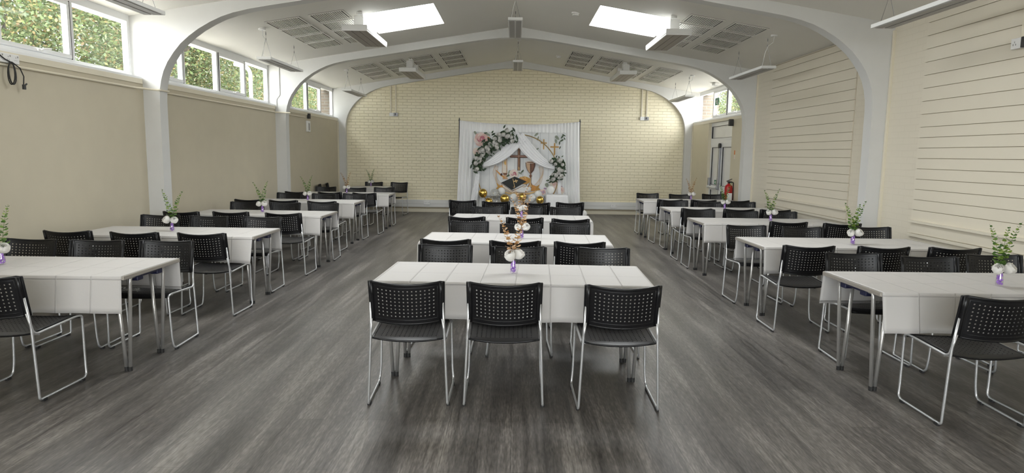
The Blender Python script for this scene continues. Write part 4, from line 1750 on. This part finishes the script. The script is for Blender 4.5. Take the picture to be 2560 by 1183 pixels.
rose_print('printed_rose', 1285, 880, 46, ('cream', 'pale', 'pink'), 4)
rose_print('printed_rose', 1085, 900, 34, ('pale', 'pink', 'lilac'), 5)
prn('printed_blossom', [('lilac', leafp(1195, 860, 24, 10, 1.0)), ('lilac', leafp(1290, 850, 26, 12, 2.0)), ('lilac', leafp(1115, 860, 22, 9, .2)), ('deep', leafp(1210, 900, 22, 8, 2.4)), ('sage', leafp(1130, 820, 26, 20, 1.2))])


def cross(cx, top, bot, arm_y, half, w):
    return [(cx - w, top), (cx + w, top), (cx + w, arm_y - w), (cx + half, arm_y - w), (cx + half, arm_y + w), (cx + w, arm_y + w), (cx + w, bot), (cx - w, bot), (cx - w, arm_y + w), (cx - half, arm_y + w), (cx - half, arm_y - w), (cx - w, arm_y - w)]


# gilt twig ring behind the group
PR = []
for k in range(5):
    pts, pts2 = [], []
    for i in range(41):
        a = pi * (-.12 + 1.24 * i / 40)
        r = 262 + k * 9 - 18
        pts.append((808 + r * cos(a) * (1 + .02 * sin(7 * a + k)), 690 + r * .82 * sin(a)))
        pts2.append((808 + (r + 3) * cos(a) * (1 + .02 * sin(7 * a + k)), 690 + (r + 3) * .82 * sin(a)))
    for i in range(40):
        PR.append(('lgold' if k % 2 else 'tan', [pts[i], pts[i + 1], pts2[i + 1], pts2[i]]))
layer[0] += 1
m = MB()
for k, (key, pts) in enumerate(PR):
    m.poly([PZ(*p) for p in pts], -.014, .0003, 0 if key == 'lgold' else 1)
m.build('printed_twig_ring', [PM['lgold'], PM['tan']], t)
layer[0] += 6
prn('printed_cross', [('dbrown', cross(811, 388, 660, 502, 99, 15)), ('brown', cross(811, 392, 655, 502, 94, 10)), ('pink', [(720, 496), (900, 496), (900, 500), (720, 500)]), ('tan', [(806, 398), (810, 398), (810, 640), (806, 640)])])
layer[0] += 2
prn('printed_candle', [('tan', [(626, 515), (678, 515), (682, 690), (622, 690)]), ('cream', [(630, 518), (668, 518), (670, 688), (628, 688)]), ('cream', circ(652, 516, 26, 16, .35)), ('flame', [(655, 600), (645, 575), (656, 540), (666, 572), (664, 600)]),
                       ('brown', [(632, 690), (684, 690), (676, 712), (640, 712)]), ('tan', [(640, 712), (674, 712), (690, 760), (628, 760)]), ('orange', [(545, 655), (560, 660), (660, 740), (655, 755), (600, 715)]), ('dbrown', [(600, 700), (625, 690), (630, 718), (610, 724)])])
rose_print('printed_rose', 755, 700, 52, ('pale', 'cream', 'deep'), 7)
prn('printed_leaves', [('sage', leafp(706, 690, 34, 16, 1.9)), ('green', leafp(850, 670, 24, 8, 2.3)), ('sage', leafp(828, 690, 22, 10, .5)), ('green', leafp(690, 720, 22, 10, 2.6)), ('lgold', leafp(812, 640, 22, 6, 1.5))])
layer[0] += 3
prn('printed_bread', [('gold', circ(875, 770, 70, 22, .62, .04, 3)), ('orange', circ(860, 765, 52, 20, .55, .05, 4)), ('lgold', leafp(850, 742, 26, 6, .4)), ('lgold', leafp(885, 740, 24, 6, 1.2))])
prn('printed_chalice', [('dbrown', [(884, 565), (996, 565), (994, 610), (978, 660), (955, 688), (945, 690), (930, 688), (905, 655), (890, 610)]), ('tan', [(892, 572), (935, 572), (938, 640), (940, 684), (928, 680), (908, 648), (896, 610)]), ('brown', [(950, 575), (985, 575), (980, 620), (965, 655), (950, 670)]), ('cream', circ(940, 566, 56, 20, .22)), ('brown', circ(940, 567, 46, 18, .15)),
                         ('brown', [(936, 688), (950, 688), (952, 705), (962, 718), (952, 735), (952, 790), (970, 830), (985, 850), (905, 850), (918, 830), (938, 790), (938, 735), (928, 718), (938, 705)]), ('lgold', [(940, 740), (946, 740), (950, 800), (960, 842), (925, 842), (938, 800)])])
layer[0] += 3
prn('printed_bow', [('gold', [(560, 800), (600, 830), (640, 850), (600, 880), (555, 868), (575, 845)]), ('orange', [(600, 830), (650, 820), (655, 890), (615, 888)]), ('gold', [(1050, 815), (1010, 835), (975, 860), (1010, 885), (1060, 872), (1035, 848)]), ('orange', [(1010, 835), (960, 815), (955, 890), (1000, 885)]),
                    ('lgold', [(600, 882), (700, 908), (815, 916), (930, 908), (1020, 882), (1010, 900), (930, 928), (815, 936), (700, 928), (620, 905)]), ('white', [(760, 895), (840, 850), (945, 840), (950, 880), (880, 905)])])
prn('printed_book', [('dbrown', [(612, 800), (735, 890), (905, 810), (905, 822), (738, 905), (625, 830)]), ('cream', [(620, 812), (738, 896), (895, 818), (893, 832), (740, 918), (640, 850)]), ('tan', [(640, 842), (740, 910), (893, 828), (894, 834), (740, 918)]),
                     ('black', [(615, 798), (765, 728), (903, 782), (735, 880)]), ('lgold', [(772, 762), (782, 760), (792, 795), (780, 798)]), ('lgold', [(748, 778), (800, 768), (804, 778), (752, 790)]), ('lgold', [(742, 752), (748, 750), (772, 850), (766, 852)])])
prn('printed_gold_cross', [('gold', cross(1086, 308, 420, 350, 34, 6))])
prn('printed_gold_cross', [('gold', cross(1208, 350, 482, 392, 48, 7))])

# brass hoop
t = thing('hoop_arch', 'brass ring hoop standing before the printed cloth', 'hoop', (.09, YD - .22, 0))
HR, HZ = 1.0, 1.035
MB().tube([(HR * cos(2 * pi * i / 72), 0, HZ + HR * sin(2 * pi * i / 72)) for i in range(72)], .012, 8, closed=True).build('ring', MT['golddark'], t, smooth='all')
MB().box(-.35, .35, -.16, .16, 0, .018).build('base_plate', MT['golddark'], t, bevel=.004)

# chiffon swags over the hoop
yh = YD - .25


def ribbon(fnc, w, nfold, depth, nu=40, nv=28, taper=None):
    m = MB()

    def fn(u, v):
        p, q = fnc(u), fnc(min(1, u + .01))
        d = Vector((q[0] - p[0], 0, q[1] - p[1]))
        if d.length < 1e-6:
            d = Vector((p[0] - fnc(u - .01)[0], 0, p[1] - fnc(u - .01)[1]))
        d.normalize()
        n = Vector((-d.z, 0, d.x))
        ww = w(u)
        return tuple(Vector((p[0], yh + depth * sin(v * nfold * 2 * pi + u * 2) - .01, p[1])) + n * ww * (v - .5))
    m.grid(fn, nu, nv)
    return m


def bez(pts):
    P = [Vector((*PZ(*p), 0)) for p in pts]

    def f(u):
        Q = P[:]
        while len(Q) > 1:
            Q = [Q[i].lerp(Q[i + 1], u) for i in range(len(Q) - 1)]
        return (Q[0].x, Q[0].y)
    return f


sw = thing('chiffon_drape', 'white chiffon swag draped over the brass hoop', 'drape', (0, 0, 0))
for nm, pts, w in (('left_swag', [(835, 275), (740, 370), (600, 560), (405, 605)], lambda u: .30 * (1 - u) + .10 * u + .10 * sin(pi * u)), ('right_swag', [(800, 275), (880, 400), (1040, 590), (1215, 615)], lambda u: .28 * (1 - u) + .10 * u + .10 * sin(pi * u)),
                   ('left_tail', [(362, 640), (352, 760), (320, 900), (300, 1120)], lambda u: .06 + .16 * u), ('right_tail', [(1262, 700), (1262, 800), (1268, 900), (1275, 1060)], lambda u: .07 + .03 * u)):
    o = ribbon(bez(pts), w, 5, .014).build('swag', MT['sheer'], sw, smooth='all', fix=False)
    o.modifiers.new('thickness', 'SOLIDIFY').thickness = .0015

# flower garlands on the hoop
GL_LEAF = leaf_mat('garland_leaf', [(.012, .035, .012), (.03, .065, .02), (.02, .045, .02), (.06, .10, .045)], .5, .1)


def garland(label, path, nf, nl, spread, seed):
    rn = random.Random(seed)
    g = thing('flower_garland', label, 'garland', (0, 0, 0), 0, 'flower garlands on the hoop')
    f = bez(path) if len(path) < 3 else None
    P = [Vector((*PZ(*p), 0)) for p in path]

    def at(u):
        k = u * (len(P) - 1)
        i = min(int(k), len(P) - 2)
        return P[i].lerp(P[i + 1], k - i)
    lm = MB()
    for i in range(nl):
        c = at(rn.random()) + Vector((rn.gauss(0, spread), rn.gauss(0, spread), 0))
        c = Vector((c.x, yh - .06 - abs(rn.gauss(0, .045)), c.y))
        a = rn.uniform(0, 2 * pi)
        d = Vector((cos(a), rn.uniform(-.5, .3), sin(a))).normalized()
        sd = d.cross(Vector((0, 1, 0))).normalized()
        L = rn.uniform(.035, .07)
        n = d.cross(sd)
        vs = [c - d * L, c + sd * L * .36 - d * L * .3, c + sd * L * .3 + d * L * .4, c + d * L + n * .01, c - sd * L * .3 + d * L * .4, c - sd * L * .36 - d * L * .3]
        lm.add([tuple(v) for v in vs], [(0, 1, 2, 3, 4, 5)])
    lo = lm.build('leaves', GL_LEAF, g, fix=False)
    lo['kind'] = 'stuff'
    for i in range(nf):
        c = at((i + .5) / nf) + Vector((rn.gauss(0, spread * .75), rn.gauss(0, spread * .75), 0))
        o = link('flower', ROSES[i % 2], g, (c.x, yh - .10 - rn.uniform(0, .04), c.y))
        o.rotation_euler = (pi / 2 + rn.uniform(-.5, .3), rn.uniform(-.4, .4), rn.uniform(-.5, .5))
        s = rn.uniform(1.25, 1.8)
        o.scale = (s, s, s)


garland('large white flower garland on the upper left of the brass hoop', [(350, 635), (375, 520), (440, 430), (520, 370), (590, 320), (650, 275), (735, 320)], 34, 520, .072, 5)
garland('smaller white flower garland on the right of the brass hoop', [(1215, 560), (1265, 560), (1280, 640), (1250, 700), (1180, 740)], 16, 260, .052, 9)

# balloons
BP = [(r * 1.0, h) for r, h in []]


def balloon_prof(r):
    P = [(0.0, -1.12), (.05, -1.1), (.09, -1.06), (.05, -1.04)]
    for i in range(1, 15):
        a = -pi / 2 + pi * (i + .6) / 15.6
        P.append((cos(a), sin(a) * (1.03 if a > 0 else 1.06)))
    P.append((0, 1.03))
    return [(x * r, z * r) for x, z in P]


BAL = [('gold', -.77, .59, .107, 16.12, 'gold balloon on the lower left of the brass hoop'),
       ('clear', -.48, .575, .125, 16.1, 'large clear confetti balloon right of the left gold balloon'),
       ('clear', -.44, .39, .105, 15.95, 'smaller clear confetti balloon beneath the large clear one'),
       ('white', -.32, .635, .095, 16.26, 'white balloon half behind the clear confetti balloons'),
       ('gold', -.23, .47, .111, 15.9, 'gold balloon left of centre under the printed book'),
       ('white', -.02, .49, .107, 16.0, 'white balloon between the two central gold balloons'),
       ('gold', .20, .52, .096, 15.92, 'tall gold balloon at the centre behind the vase sprigs'),
       ('white', .43, .49, .104, 15.95, 'white balloon right of the central gold balloon'),
       ('white', .59, .575, .096, 16.15, 'white balloon above the right gold balloon'),
       ('gold', .625, .455, .096, 15.86, 'gold balloon beside the little white table'),
       ('white', .685, .47, .06, 16.26, 'white balloon half hidden by the little white table'),
       ('gold', -.62, .38, .095, 16.1, 'gold balloon low between the left gold and clear balloons'),
       ('white', -.05, .235, .12, 16.0, 'white balloon lower in the pile, centre left'),
       ('white', .3, .29, .12, 16.05, 'white balloon lower in the pile, centre right'),
       ('white', -.33, .22, .12, 16.1, 'white balloon lower in the pile, left side'),
       ('white', .56, .125, .11, 16.1, 'white balloon lower in the pile, right side'),
       ('white', .15, .11, .105, 16.1, 'white balloon on the floor under the pile')]
BMES = {}
for key in ('gold', 'white', 'clear'):
    BMES[key] = MB().lathe(balloon_prof(1.0), (0, 0, 0), 24).mesh('balloon', MT[{'gold': 'gold', 'white': 'pearl', 'clear': 'clear'}[key]], smooth='all')
rn = random.Random(3)
cf = MB()
for i in range(60):
    d = Vector((rn.gauss(0, 1), rn.gauss(0, 1), rn.gauss(0, 1))).normalized() * .985
    a = d.orthogonal().normalized()
    b = d.cross(a)
    s = .05
    cf.add([tuple(d + a * s), tuple(d + b * s), tuple(d - a * s), tuple(d - b * s)], [(0, 1, 2, 3)])
CFM = cf.mesh('confetti', MT['confetti'], fix=False)
for key, x, z, r, y, lb in BAL:
    o = link('balloon', BMES[key], None, (x, y, z))
    o.scale = (r, r, r)
    tag(o, lb, 'balloon', 'balloons under the hoop')
    if key == 'clear':
        q = link('confetti', CFM, o)
        q['kind'] = 'stuff'
t = link('balloon', BMES['white'], None, (.88, 16.02, .585 + .112))
t.scale = (.1, .1, .1)
tag(t, 'white balloon resting on the little white table', 'balloon', 'balloons under the hoop')
t = link('balloon', BMES['white'], None, (1.70, 16.1, .112))
t.scale = (.1, .1, .1)
tag(t, 'white balloon on the floor at the right end of the curtain', 'balloon', 'balloons under the hoop')

# little clothed table
t = thing('side_table', 'little square table hidden under a white cloth by the backdrop', 'table', (1.03, 16.04, 0))
MB().box(-.24, .24, -.22, .22, .55, .575).build('tabletop', MT['tabletop'], t, bevel=.004)
for sx in (-1, 1):
    for sy in (-1, 1):
        MB().box(sx * .21 - .015, sx * .21 + .015, sy * .19 - .015, sy * .19 + .015, 0, .55).build('leg', MT['tablemetal'], t)
m = MB()
ring = []
N = 96
for lev, (zz, ex, wv) in enumerate(((.580, -.25, 0), (.580, 0, 0), (.574, .006, 0), (.55, .010, .1), (.40, .022, .5), (.2, .04, .9), (.012, .055, 1.2))):
    for i in range(N):
        a = 2 * pi * i / N
        cx, cy = cos(a), sin(a)
        k = 1 / max(abs(cx), abs(cy))
        sx, sy = cx * k * .25, cy * k * .23
        ln = hypot(sx, sy)
        f = (1 + ex / ln) if lev else 0.0001
        w = 1 + wv * .045 * sin(a * 14) + wv * .02 * sin(a * 9 + 1)
        m.v.append((sx * f * w, sy * f * w, zz))
for l in range(6):
    for i in range(N):
        j = (i + 1) % N
        m.f.append((l * N + i, l * N + j, (l + 1) * N + j, (l + 1) * N + i))
        m.m.append(0)
o = m.build('tablecloth', MT['sheer'], None, smooth=True, fix=False)
o.location = (1.03, 16.04, 0)
o.modifiers.new('thickness', 'SOLIDIFY').thickness = .001
tag(o, 'white floor-length cloth on the little table by the backdrop', 'tablecloth')
